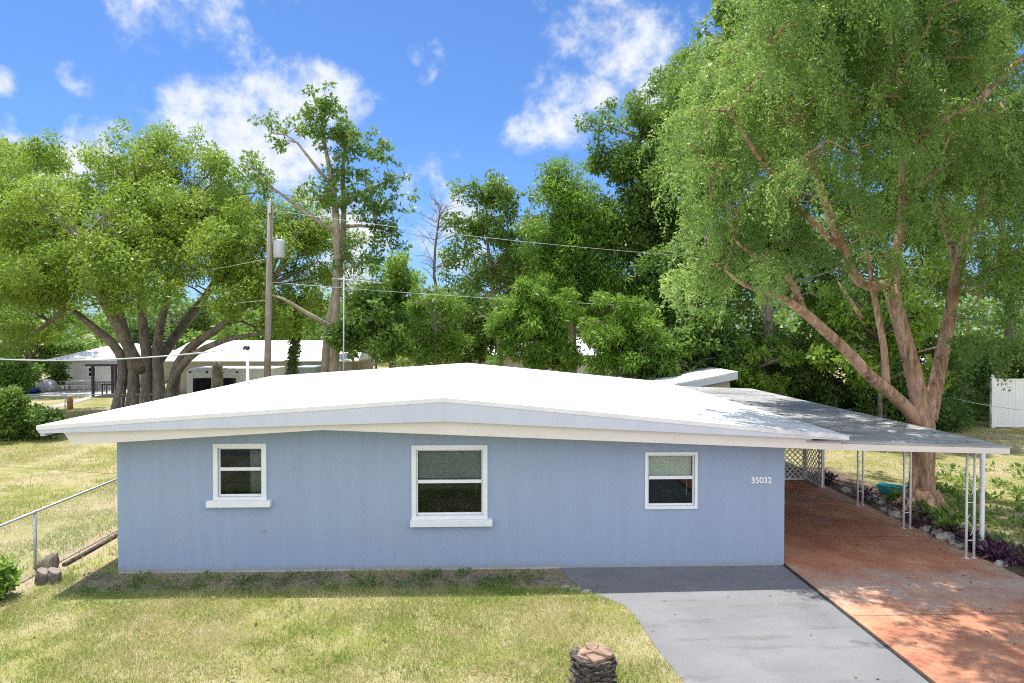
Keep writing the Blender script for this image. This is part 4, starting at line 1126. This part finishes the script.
bush('leafy_bush', 'dark leafy bush at the left edge beside the lawn', 4, 441, 46, 54, 'leaf_mid', 13000, .13)
bush('low_bush', 'low dark green bush between the left edge bush and the roof corner', 46, 440, 30, 32, 'leaf_dark', 6000, .13)
bush('dense_shrub', 'small yellow-green shrub tucked behind the white roof corner', 36, 436, 24, 34, 'leaf_mid', 3000, .12)
bush('corner_shrub', 'bright green shrub cut by the left edge near the log chunks', -8, 600, 34, 40, 'leaf_lime', 2500, .10)
bush('far_shrub', 'dark rounded shrub on the far lawn left of the tarp mound', 12, 396, 44, 38, 'leaf_mid', 6000, .2)
bush('pole_shrub', 'small green shrub at the foot of the ivy covered stem', 312, 376, 30, 34, 'leaf_mid', 4000, .16)
# ivy-covered stem
Yi = 40; P = lambda x, y: dp(x, y, Yi)
root = empty('ivy_stem', (P(294, 372).x, Yi, 0), 'slim dead stem wrapped in green ivy right of the utility pole', 'tree')
sp_ = [Vector((P(292, 372).x, Yi, 0)), P(292, 370), P(295, 345), P(296, 325), P(300, 308), P(304, 296)]
MB().tube(sp_, [.18, .17, .15, .12, .08, .03], 8).build('trunk', M['bark_grey'], root)
cs = []
for i in range(40):
    t_ = rng.random() * 4.6; k = int(t_); cs.append(np.array(sp_[k].lerp(sp_[k + 1], t_ - k)))
V, n = clump_leaves(cs, [.3] * 40, [90] * 40, .16, 1.2, .3)
raw_mesh('ivy', V, 4, M['leaf_mid'], rng.random(n), root)

# far wood closing the horizon
cs = []
for i in range(620):
    x = rng.uniform(-400, 1400); Y = rng.uniform(84, 120)
    q = dp(x, 330, Y); top = 7.5 + 3.0 * vnoise(np.array([x]), np.array([0.0]), 70, 5)[0]
    cs.append((q.x, q.y, rng.uniform(.5, top)))
cs = np.array(cs); rad = 1.8 + 1.4 * rng.random(len(cs)); ne = (50 * rad).astype(int)
V, n = clump_leaves(cs, rad, ne, .75, .8, .1)
o = raw_mesh('far_woods', V, 4, M['leaf_mid'], (.5 * np.repeat(rng.random(len(cs)), ne) + .5 * rng.random(n)))
tag(o, 'far wood of mixed trees closing the view behind the houses', 'woods', kind='stuff')
# nearer mixed trees behind the middle
mid = [('hedge_tree', 'bushy mid green tree behind the ivy stem and utility pole', 62, 250, 330, 60, 'leaf_lime'), ('backdrop_tree', 'dark green tree in the gap under the bare tree', 58, 462, 318, 60, 'leaf_dark'),
       ('garden_tree', 'green garden tree behind the pinkish house at far left', 74, 30, 335, 70, 'leaf_mid'), ('street_tree', 'bushy tree behind the far white roof under the tall conifer', 70, 580, 320, 80, 'leaf_mid'), ('alley_tree', 'dark tree behind the white-roofed tan house', 72, 170, 322, 80, 'leaf_dark')]
for nm, lab, Y, px, py, wd_, lm in mid:
    px_tree(nm, lab, Y, [(px, py + 20), (px, py)], [(px, py, wd_ * .5, 22, 0), (px - wd_ * .35, py + 14, wd_ * .35, 16, 0), (px + wd_ * .35, py + 12, wd_ * .35, 16, 0), (px, py + 25, wd_ * .55, 14, 0)], 80, 1.1, 10000, .36, lm, 'bark_grey', .25)

# ------------------------------------------------------------------ grass, ground cover
def in_poly(x, y, poly):
    c = np.zeros(len(x), bool); j = len(poly) - 1
    for i in range(len(poly)):
        xi, yi = poly[i]; xj, yj = poly[j]
        c ^= ((yi > y) != (yj > y)) & (x < (xj - xi) * (y - yi) / (yj - yi + 1e-12) + xi); j = i
    return c
def blades(name, x, y, hmin, hmax, wd_, label, dry=0.0, seed=1):
    n = len(x)
    g1 = vnoise(x, y, 1.3, seed); g2 = vnoise(x, y, .35, seed + 1); g3 = vnoise(x, y, 4.0, seed + 2)
    t_ = (.50 * g1 + .30 * g2 + .34 * g3 + .44 * rng.random(n) - .235 + dry)
    hh_ = (hmin + (hmax - hmin) * rng.random(n) * (.5 + g2)) * np.where(t_ > .75, .7, 1)
    a = rng.random(n) * 2 * np.pi; lean = rng.normal(size=(n, 2)) * .5
    S = np.stack([np.cos(a), np.sin(a), np.zeros(n)], 1) * (wd_ * (.6 + .8 * rng.random(n)))[:, None]
    B = np.stack([x, y, np.full(n, -.004)], 1); T = B + np.stack([lean[:, 0] * hh_, lean[:, 1] * hh_, hh_], 1)
    V = np.empty((n, 3, 3)); V[:, 0] = B - S; V[:, 1] = B + S; V[:, 2] = T
    o = raw_mesh(name, V.reshape(-1, 3), 3, M['grass'], t_.clip(0, 1))
    return tag(o, label, 'grass', kind='stuff')
n = 330000
x = rng.uniform(-10.5, 3.2, n); y = rng.uniform(6.5, Y0 - .03, n)
bed = ((y > Y0 - .95 + .3 * (vnoise(x, y, .5, 9) - .5)) & (x > XL - .6))
keep = ~in_poly(x, y, dpoly) & ~(bed & (rng.random(n) > .16 + .45 * (vnoise(x, y, .4, 21) > .62))) & ~((np.abs(x + 8.2) < .4) & (y > 11) & (rng.random(n) < .75))
bare = vnoise(x, y, .9, 33) > .80
keep &= ~(bare & (rng.random(n) < .35))
pd = vnoise(x, y, 1.1, 51) * .6 + vnoise(x, y, .3, 52) * .4
keep &= rng.random(n) < (.22 + 1.1 * np.clip((pd - .25) / .45, 0, 1))
x, y = x[keep], y[keep]
near_bed = (y > Y0 - 1.3)
blades('front_grass', x, y, .03, .085, .0042, 'dry yellow-green lawn grass in front of the blue house', -.05)
tx, ty = rng.uniform(-8, 2.5, 60), rng.uniform(7, Y0 - .8, 60)
tx[:6] = pc.x; ty[:6] = pc.y
ti = rng.integers(0, 60, 7000); x = tx[ti] + rng.normal(size=7000) * .19; y = ty[ti] + rng.normal(size=7000) * .19
k_ = ~in_poly(x, y, dpoly); blades('grass_tufts', x[k_], y[k_], .06, .15, .005, 'scattered taller green tufts in the front lawn', -.24, 90)
n = 200000
x = rng.uniform(-22, XL - .05, n); y = Y0 + (34 - Y0) * rng.random(n) ** 1.5
keep = ~((np.abs(x + 8.2) < .35) & (y < 16) & (rng.random(n) < .8))
pd = vnoise(x, y * .6, 1.5, 53) * .6 + vnoise(x, y, .5, 54) * .4
keep &= rng.random(n) < (.12 + 1.1 * np.clip((pd - .28) / .42, 0, 1))
x, y = x[keep], y[keep]
blades('side_grass', x, y, .04, .10, .008, 'patchy green and straw lawn beside the house on the left', .0, 40)
n = 110000
x = rng.uniform(SRx + .3, 27, n); y = 10 + 24 * rng.random(n) ** 1.2
keep = ~((x < SRx + 1.5) & (rng.random(n) < .85)); x, y = x[keep], y[keep]
blades('yard_grass', x, y, .03, .08, .008, 'dry sunlit lawn in the right yard behind the carport', .26, 60)

def cover(name, label, lm, spots, leaf, per, r_, h_, aspect=.35, cat='ground cover'):
    cs = np.array([(x_, y_, h_ * .5) for x_, y_ in spots]); k = len(cs)
    V, n_ = clump_leaves(cs, [r_] * k, [per] * k, leaf, h_ / r_ * .6, -.45, aspect=aspect)
    V[:, 2] = np.maximum(V[:, 2], .008)
    o = raw_mesh(name, V, 4, M[lm], (.5 * np.repeat(rng.random(k), per) + .5 * rng.random(n_)))
    return tag(o, label, cat, kind='stuff')
spots = []
for i in range(105):
    y_ = 8.5 + 5.2 * rng.random() ** 1.3 if i < 78 else rng.uniform(13, 20); w_ = .25 + .75 * max(0, min(1, (13.5 - y_) / 3))
    spots.append((SRx + .18 + rng.random() * w_ * 1.1, y_))
cover('purple_plants', 'dark purple low plants along the outer edge of the red carport floor', 'leaf_purple', spots, .13, 44, .2, .27, .26)
spots = [(SRx + .3 + rng.random() * 1.1, 9 + 9 * rng.random()) for i in range(34)]
cover('bed_greens', 'green leafy plants mixed into the purple planting beside the carport', 'leaf_mid', spots, .14, 45, .17, .26, .4)
spots = []
while len(spots) < 120:
    q = gp(rng.uniform(925, 1080), rng.uniform(462, 560))
    if q.x < SRx + .9: continue
    if vnoise(np.array([q.x]), np.array([q.y]), 1.4, 77)[0] < .42: continue
    spots.append((q.x, q.y))
cover('yard_weeds', 'broad-leaved green weeds around the foot of the weeping tree', 'leaf_weed', spots, .12, 30, .24, .14, .5)
spots = [(XL - .4 + rng.random() * 8.3, Y0 - .25 - rng.random() * .75) for i in range(90)]
cover('bed_weeds', 'straggly weeds in the shaded soil strip under the blue wall', 'leaf_dark', spots, .055, 26, .12, .09, .4)

def litter(n, fx_, fy_, fz_):
    P_ = np.stack([fx_, fy_, fz_], 1); A_ = rng.normal(size=(n, 3)) * np.array([1, 1, .12]); L_ = .05 + .05 * rng.random(n)
    return leaf_quads(P_, A_, L_, L_ * .5, 6.0)
lx_ = np.concatenate([SL + .1 + (SRx - SL - .2) * rng.random(150) ** .5, rng.uniform(dl[5].x + .3, SL - .1, 60) + np.where(np.arange(60) < 46, 5.0, 0), XR + .9 + (XCR - XR - 1.1) * rng.random(420), rng.uniform(-8, 2, 160), rng.uniform(SRx + .2, SRx + 8, 1500)])
ly_ = np.concatenate([rng.uniform(8, 19, 150), rng.uniform(8, Y0 - .1, 60), rng.uniform(YB + .1, CB - .3, 420), rng.uniform(7.5, Y0 - .1, 160), rng.uniform(11, 27, 1500)])
lz_ = np.concatenate([np.full(150, SLAB_Z + .008), np.full(60, .018), zc0 + slope * (lx_[210:630] - tops[2].x) + .008, np.full(160, .05), np.full(1500, .05)])
V = litter(len(lx_), lx_, ly_, lz_)
M['dead_leaf'] = leaf_mat('dead_leaf', (.10, .06, .03), (.22, .13, .06), (.40, .28, .13), .15)
tag(raw_mesh('leaf_litter', V, 4, M['dead_leaf'], rng.random(len(lx_))), 'fallen brown leaves scattered over the carport roof, slab and lawn', 'leaves', kind='stuff')
# edging stones in the planting bed
stn = [(872, 500, .16), (885, 512, .13), (893, 517, .17), (917, 532, .15), (930, 540, .2), (940, 536, .16), (952, 545, .13), (962, 548, .14), (989, 566, .12), (845, 492, .14), (880, 504, .12)]
stl = ['pale rough stone in the bed farthest toward the back, by the third iron post', 'small stone in front of the turquoise tray', 'lumpy stone between turquoise tray and second iron post', 'rough stone right of the second iron post foot',
       'largest pale stone in the bed before the weeping tree', 'tan stone tucked behind the largest pale stone', 'small stone among purple plants left of the front iron post', 'rounded stone touching the front iron post foot', 'small stone right of the downpipe foot', 'grey stone at the slab edge left of the third iron post', 'small flat stone behind the one nearest the turquoise tray']
for i, ((px, py, r_), lab) in enumerate(zip(stn, stl)):
    b = gp(px, py); b.x = max(b.x, SRx + .14)
    g = MB().ball(b + Vector((0, 0, r_ * .3)), r_, 9, 6, (1.1, .85, .62), .16, i)
    tag(g.build('edging_stone', M['gravel']), lab, 'stone', 'edging stones beside the carport floor')
# pale stones at the driveway corner
for i, (px, py, r_, lab) in enumerate(((565, 588, .06, 'small white stone at the driveway corner, leftmost of three'), (575, 590, .07, 'pale stone at the driveway corner, middle of three'), (586, 592.5, .075, 'pale stone at the driveway corner nearest the asphalt'))):
    b = gp(px, py); g = MB().ball(b + Vector((0, 0, .01)), r_, 9, 6, (1.5, .8, .55), .15, 30 + i)
    tag(g.build('corner_stone', M['gravel']), lab, 'stone', 'stones at the driveway corner')
# turquoise tray
t0 = gp(876, 493); t1 = gp(903, 497)
u = (t1 - t0); L = u.length; u.normalize(); v = Vector((-u.y, u.x, 0))
g = MB()
hz = .2; wd_ = .36
def tp(a, b, z): return t0 + u * a + v * b + Vector((0, 0, z))
rim = [(.0, .0), (L, 0), (L, wd_), (0, wd_)]
outer_t = [tp(*q, .24) for q in rim]; inner_b = [tp(.1, .07, .06), tp(L - .1, .07, .06), tp(L - .1, wd_ - .07, .06), tp(.1, wd_ - .07, .06)]
outer_b = [tp(.07, .05, .01), tp(L - .07, .05, .01), tp(L - .07, wd_ - .05, .01), tp(.07, wd_ - .05, .01)]
inner_t = [tp(.04, .03, .24), tp(L - .04, .03, .24), tp(L - .04, wd_ - .03, .24), tp(.04, wd_ - .03, .24)]
vs = outer_t + inner_t + inner_b + outer_b
fs = []
for i in range(4):
    j = (i + 1) % 4
    fs += [(i, j, 4 + j, 4 + i), (4 + i, 4 + j, 8 + j, 8 + i), (j, i, 12 + i, 12 + j)]
fs += [(8, 9, 10, 11), (15, 14, 13, 12)]
g.add(vs, fs)
tag(g.build('plastic_tray', M['turquoise'], bevel=.01), 'turquoise plastic trough lying in the bed behind the carport posts', 'tray')

# ------------------------------------------------------------------ utility pole, wires, antenna
YP = 31.5
P = lambda x, y, dy=0.0: dp(x, y, YP + dy)
pole = empty('utility_pole', (P(268, 372).x, YP, 0), 'weathered wooden utility pole with grey transformer beside the sparse tree', 'utility pole')
a = P(270.5, 206); b = Vector((P(266, 372).x, YP, -.1))
MB().tube([b, b.lerp(a, .5), a], [.16, .145, .12], 12).build('pole', M['pole_wood'], pole)
tc = P(276.5, 249)
g = MB().tube([tc + Vector((.12, 0, -.4)), tc + Vector((.12, 0, -.37)), tc + Vector((.12, 0, .36)), tc + Vector((.12, 0, .42))], [.23, .26, .26, .2], 14)
tr_ = g.build('transformer', mottled('transformer_grey', (.40, .42, .44), (.52, .54, .56), 6, .5, .1, 20), pole)
for dx in (-.1, .12):
    g = MB(); g.tube([tc + Vector((.12 + dx, 0, .40)), tc + Vector((.12 + dx, 0, .60))], [.05, .03], 8)
    g.build('bushing', M['metal'], tr_)
g = MB().box(a.x - .07, a.x + .07, YP - .2, YP - .12, a.z - .35, a.z + .12); g.tube([a + Vector((0, 0, 0)), a + Vector((0, 0, .35))], [.05, .03], 8)
g.build('bracket', M['metal'], pole)

def cable(name, p, q, sag, r_, label):
    p = Vector(p); q = Vector(q)
    pts = [p.lerp(q, i / 24) - Vector((0, 0, sag * 4 * (i / 24) * (1 - i / 24))) for i in range(25)]
    tag(MB().tube(pts, r_, 6).build(name, M['wire']), label, 'cable', 'overhead cables')
cable('service_cable', dp(-160, 340, 26), mt + Vector((-.16, .02, .0)), .55, .021, 'thick pale service cable sagging from the left edge to the roof mast')
top = P(271, 210); midp = P(270, 258)
cable('power_line', top, dp(1150, 268, 34), .9, .008, 'upper thin power line running right from the pole top past the conifer')
cable('power_line', dp(271, 282, YP), dp(1150, 310, 33), .6, .008, 'lower thin power line running right from the pole below the transformer')
cable('power_line', midp, dp(-80, 262, 46), 1.2, .008, 'thin line from the transformer leftward through the big crown')
cable('power_line', dp(268.5, 300, YP), dp(-80, 305, 46), .5, .008, 'lowest thin line leftward through the big crown')
cable('yard_cable', dp(945, 396, 29.5), dp(1100, 412, 26), .25, .012, 'thin wire crossing in front of the white vinyl fence')

# antenna
YN = 29.0
P = lambda x, y, dy=0.0: dp(x, y, YN + dy)
ant = empty('tv_antenna', (P(343.5, 372).x, YN, 0), 'old television antenna on a slim pole right of the sparse tree', 'antenna')
MB().tube([Vector((P(343, 372).x, YN, 0)), P(344, 276)], .03, 8).build('mast', M['metal'], ant)
b0 = P(338, 278.5); b1 = P(383, 283)
MB().tube([b0, b1], .02, 6).build('boom', M['metal'], ant)
g = MB()
for t_ in np.linspace(.05, .98, 9):
    c = b0.lerp(b1, float(t_)); l_ = .75 - .45 * t_
    g.tube([c + Vector((-.25 * l_, -l_, -.05)), c + Vector((.25 * l_, l_, .05))], .011, 5)
c = b0.lerp(b1, .32)
for a in range(0, 180, 30):
    d_ = Vector((math.cos(R(a)) * .5, .1, math.sin(R(a)) * .5)); g.tube([c - d_, c + d_], .013, 5)
g.build('element', M['metal'], ant)

# ------------------------------------------------------------------ neighbouring houses and yard things
def gable_house(name, label, x0, x1, Y, ywall_top, ridge, depth, wallm, over=14, hip=0.0, ridge_span=(.0, 1.0), wins=(), base_z=0):
    a = dp(x0, ywall_top, Y); b = dp(x1, ywall_top, Y)
    root = empty(name, ((a.x + b.x) / 2, Y, 0), label, 'house')
    zt = a.z
    MB().box(a.x, b.x, Y, Y + depth, -.1, zt).build('wall', M[wallm], root)
    o_ = over / (F / Y)
    rz = dp((x0 + x1) / 2, ridge, Y + depth / 2).z
    g = MB(); e = .12
    ex0, ex1, ey0, ey1 = a.x - o_, b.x + o_, Y - o_, Y + depth + o_
    hx = hip * (ex1 - ex0)
    r0 = Vector((ex0 + hx, Y + depth / 2, rz)); r1 = Vector((ex1 - hx, Y + depth / 2, rz))
    c4 = [Vector((ex0, ey0, zt)), Vector((ex1, ey0, zt)), Vector((ex1, ey1, zt)), Vector((ex0, ey1, zt))]
    up = Vector((0, 0, e))
    vs = [q + up for q in c4] + [r0 + up, r1 + up] + [q + Vector((0, 0, .01)) for q in c4]
    g.add(vs, [(0, 1, 5, 4), (2, 3, 4, 5), (1, 2, 5), (3, 0, 4), (0, 6, 7, 1), (1, 7, 8, 2), (2, 8, 9, 3), (3, 9, 6, 0), (9, 8, 7, 6)])
    g.build('roof', M['far_roof'], root)
    for wx0, wx1, wy0, wy1 in wins:
        p = dp(wx0, wy1, Y - .03); q = dp(wx1, wy0, Y - .03)
        g = MB(); fw = .07
        g.box(p.x, p.x + fw, Y - .05, Y - .004, p.z, q.z); g.box(q.x - fw, q.x, Y - .05, Y - .004, p.z, q.z)
        g.box(p.x + fw, q.x - fw, Y - .05, Y - .004, q.z - fw, q.z); g.box(p.x + fw, q.x - fw, Y - .05, Y - .004, p.z, p.z + fw)
        g.box(p.x + fw, q.x - fw, Y - .045, Y - .006, (p.z + q.z) / 2 - .03, (p.z + q.z) / 2 + .03)
        wo_ = g.build('window', M['white_paint'], root)
        MB().box(p.x + fw, q.x - fw, Y - .03, Y - .012, p.z + fw, q.z - fw).build('pane', M['dark_glass'], wo_)
    return root
nb = gable_house('neighbour_house', 'pinkish neighbour house with white hip roof seen left of the huge trunk', 62, 118, 53, 360.5, 345, 11, 'pink_wall', over=9, hip=.36, wins=((88, 96, 367, 377),))
gable_house('neighbour_house', 'tan neighbour house with long white roof behind the utility pole', 168, 352, 50, 362, 342, 9, 'tan_wall', over=8, hip=.03, wins=((306, 318, 366, 378), (330, 340, 366, 378)))
gable_house('neighbour_house', 'far house with white roof glimpsed between the cedars in the middle', 440, 640, 62, 356, 338, 9, 'pink_wall', over=8, hip=.04, wins=((455, 466, 361, 370), (560, 572, 361, 370), (590, 600, 361, 370)))
gable_house('neighbour_house', 'pale house glimpsed through dark shrubs left of the vinyl fence', 936, 986, 44, 378, 360, 8, 'pink_wall', over=8, hip=.04, wins=((955, 968, 380, 395),))
# patio
cpad = MB().box(gp(30, 395).x, gp(120, 395).x, gp(60, 396.5).y, 52.9, -.1, .03)
tag(cpad.build('patio', M['concrete']), kind='structure')
pa, pb_, pc_, pd_ = gp(40, 409), gp(48, 410), gp(100, 396), gp(92, 396)
g = MB().prism([(q.x, q.y, .012) for q in (pa, pb_, pc_, pd_)], (0, 0, -.06)); tag(g.build('footpath', M['concrete']), kind='structure')
# gazebo
YG = 47.0; P = lambda x, y, dy=0.0: dp(x, y, YG + dy)
gz = empty('gazebo', (P(102, 390).x, YG + 1, 0), 'black metal gazebo frame over dark patio seating beside the pinkish house', 'gazebo')
xa_, xb_ = P(93, 390).x, P(116, 390).x; zt = P(100, 366).z
for x_ in (xa_, xb_):
    for dy in (0, 2.4):
        MB().box(x_ - .07, x_ + .07, YG + dy - .07, YG + dy + .07, -.05, zt).build('post', M['black'], gz)
g = MB(); g.box(xa_ - .35, xb_ + .35, YG - .3, YG + 2.7, zt + .001, zt + .14); g.build('canopy', M['black'], gz)
g = MB()
for z_ in (.35, .95): g.box(xa_ + .08, xb_ - .08, YG - .03, YG + .03, z_, z_ + .06)
for i in range(9):
    x_ = xa_ + .15 + (xb_ - xa_ - .3) * i / 8; g.box(x_ - .015, x_ + .015, YG - .015, YG + .015, .412, .948)
g.build('railing', M['black'], gz)
def patio_table(name, label, c, m_, L=1.5, Wd=.75, h=.75, bench=False):
    root = empty(name, c, label, 'table'); c = Vector(c)
    MB().box(c.x - L / 2, c.x + L / 2, c.y - Wd / 2, c.y + Wd / 2, c.z + h - .05, c.z + h).build('tabletop', M[m_], root)
    for sx in (-1, 1):
        for sy in (-1, 1):
            MB().box(c.x + sx * (L / 2 - .12) - .035, c.x + sx * (L / 2 - .12) + .035, c.y + sy * (Wd / 2 - .1) - .035, c.y + sy * (Wd / 2 - .1) + .035, c.z, c.z + h - .052).build('leg', M[m_], root)
    if bench:
        for sy in (-1, 1):
            y_ = c.y + sy * (Wd / 2 + .35)
            MB().box(c.x - L / 2, c.x + L / 2, y_ - .14, y_ + .14, c.z + .41, c.z + .45).build('bench_seat', M[m_], root)
            for sx in (-1, 1):
                MB().box(c.x + sx * (L / 2 - .2) - .04, c.x + sx * (L / 2 - .2) + .04, y_ - .1, y_ + .1, c.z, c.z + .408).build('bench_leg', M[m_], root)
patio_table('patio_table', 'dark patio table standing under the black gazebo', (P(104, 390).x, YG + 1.2, 0), 'black')
q = gp(77, 391); patio_table('picnic_table', 'pale picnic table with benches against the pinkish house wall', (q.x, q.y, .03), 'concrete', 2.3, .7, .74, True)
# covered mound
q = gp(47, 392)
g = MB().ball(q + Vector((0, 0, .38)), .56, 16, 9, (1.3, 1, 1.0), .13, 8)
tag(g.build('covered_grill', M['tarp']), 'bulky mound under a pale grey tarp left of the pinkish house', 'tarp')
q = gp(24, 393)
root = empty('blue_pool', (q.x, q.y, 0), 'low blue wading pool on the ground near the tarp mound', 'pool')
g = MB(); pts = [(q.x + math.cos(i / 24 * 6.2832) * .8, q.y + math.sin(i / 24 * 6.2832) * .6, .16) for i in range(25)]
g.tube(pts, .15, 8, False); g.build('rim', M['blue'], root)
MB().prism([(q.x + math.cos(i / 20 * 6.2832) * .75, q.y + math.sin(i / 20 * 6.2832) * .55, .02) for i in range(20)], (0, 0, .1)).build('base', M['blue'], root)
bush('patio_plant', 'pinkish-brown potted shrub beside the tarp mound', 58, 391, 18, 34, 'leaf_dark', 1500, .2, 'plant')
q = gp(70, 409)
g = MB().tube([(q.x, q.y, -.05), (q.x, q.y, .62), (q.x, q.y, .68)], [.16, .15, .06], 10); g.tube([(q.x, q.y, .4), (q.x, q.y, .46)], .2, 10)
tag(g.build('marker_post', M['orange']), 'short rusty orange post in the back lawn below the gazebo', 'post')
# rear boundary chain-link fence
yf = gp(40, 413).y
bf = empty('boundary_fence', (-25, yf, 0), 'low chain-link fence across the back of the left yard', 'fence')
MB().tube([(-45, yf, 1.0), (-8, yf, 1.0)], .022, 6).build('rail', M['metal'], bf)
for x_ in np.arange(-44, -8, 3.0):
    MB().tube([(x_, yf, -.1), (x_, yf, 1.02)], .028, 7).build('post', M['metal'], bf)
g = MB()
for c in np.arange(-44, -9, .11):
    for sg in (0, 1):
        g.add([(c - .0016, yf, .03 if sg else .98), (c + .0016, yf, .03 if sg else .98), (c + .9516, yf, .98 if sg else .03), (c + .9484, yf, .98 if sg else .03)], [(0, 1, 2, 3)])
g.build('wire_netting', M['metal'], bf)
# camper trailer
YC = 43.0; P = lambda x, y, dy=0.0: dp(x, y, YC + dy)
ca, cb_ = P(187, 400), P(243, 368)
cm = empty('camper_trailer', (ca.x, YC, 0), 'white camper trailer with dark windows parked behind the white roof', 'trailer')
ztp = cb_.z
g = MB()
prf = [(ca.x, .55), (ca.x, ztp - .25), (ca.x + .25, ztp), (cb_.x + 1.9, ztp), (cb_.x + 1.9, .55)]
g.prism([(x_, YC, z_) for x_, z_ in prf], (0, 2.4, 0)); g.build('body', M['camper'], cm, bevel=.05)
for (x0_, x1_) in ((193, 213), (223, 236)):
    p = P(x0_, 392); q = P(x1_, 378)
    MB().box(p.x, q.x, YC - .02, YC + .03, p.z, q.z).build('window', M['dark_glass'], cm, bevel=.01)
for px in (190, 207, 237):
    MB().ball(P(px, 372) + Vector((0, -.01, 0)), .07, 8, 6).build('marker_lamp', M['black'], cm)
for dx in (1.6, 2.5):
    w_ = MB().tube([(ca.x + dx, YC + .0, .34), (ca.x + dx, YC + .24, .34)], .34, 18).build('wheel', M['black'], cm)
q0, q1 = P(246, 385), P(300, 366)
g = MB().box(cb_.x + 2.3, P(302, 366).x, YC + 3.0, YC + 5.4, .5, P(270, 367, 3).z)
tr2 = empty('grey_trailer', (cb_.x + 4, YC + 3, 0), 'blue-grey boxy trailer to the right of the white camper', 'trailer')
g.build('body', M['camper_grey'], tr2, bevel=.05)
for (x0_, x1_) in ((262, 268), (284, 292)):
    p = P(x0_, 380, 3); q = P(x1_, 372, 3); MB().box(p.x, q.x, YC + 2.97, YC + 3.03, p.z, q.z).build('window', M['dark_glass'], tr2)
for dx in (1.3, 2.2): MB().tube([(cb_.x + 2.3 + dx, YC + 3.02, .34), (cb_.x + 2.3 + dx, YC + 3.26, .34)], .34, 18).build('wheel', M['black'], tr2)
# cut trunk in front of the camper
YK = 40.0
q = dp(217, 362, YK)
g = MB(); g.tube([Vector((q.x, YK, -.1)), Vector((q.x, YK, 1.2)), Vector((q.x + .02, YK, q.z - .3)), q], [.36, .32, .3, .22], 12, True, .18)
g.tube([Vector((q.x + .15, YK, 1.8)), Vector((q.x + .35, YK - .1, q.z - .5))], [.14, .1], 8, True, .1)
tag(g.build('dead_trunk', M['bark_tan']), 'rough dead trunk cut off short in front of the white camper', 'stump')

# white vinyl fence
YV = gp(992, 428).y; P = lambda x, y: dp(x, y, YV)
vf = empty('vinyl_fence', (P(992, 428).x, YV, 0), 'white vinyl privacy fence with capped end post at the right edge', 'fence')
xz = P(992, 428).x; zt = P(992, 379).z
for i in range(3):
    x_ = xz + i * 2.2
    MB().box(x_ - .07, x_ + .07, YV - .07, YV + .07, -.1, zt + .03).build('post', M['vinyl'], vf)
    g = MB().hexa([(x_ - .09, YV - .09, zt + .031), (x_ + .09, YV - .09, zt + .031), (x_ + .09, YV + .09, zt + .031), (x_ - .09, YV + .09, zt + .031)], [(x_ - .05, YV - .05, zt + .09), (x_ + .05, YV - .05, zt + .09), (x_ + .05, YV + .05, zt + .09), (x_ - .05, YV + .05, zt + .09)])
    g.ball((x_, YV, zt + .14), .07, 10, 8); g.build('post_cap', M['vinyl'], vf)
    if i < 2:
        g = MB(); 
        for k in range(12):
            xx = x_ + .075 + k * (2.05 / 12); g.box(xx + .003, xx + 2.05 / 12 - .003, YV - .018, YV + .018, .1, zt - .06)
        g.box(x_ + .072, x_ + 2.128, YV - .012, YV + .012, .11, zt - .07)
        g.build('panel', M['vinyl'], vf)
        MB().box(x_ + .072, x_ + 2.128, YV - .035, YV + .035, zt - .06, zt + .01).box(x_ + .072, x_ + 2.128, YV - .035, YV + .035, .04, .1).box(x_ + 1.06, x_ + 1.14, YV - .03, YV + .03, .1, zt - .06).build('rail', M['vinyl'], vf)
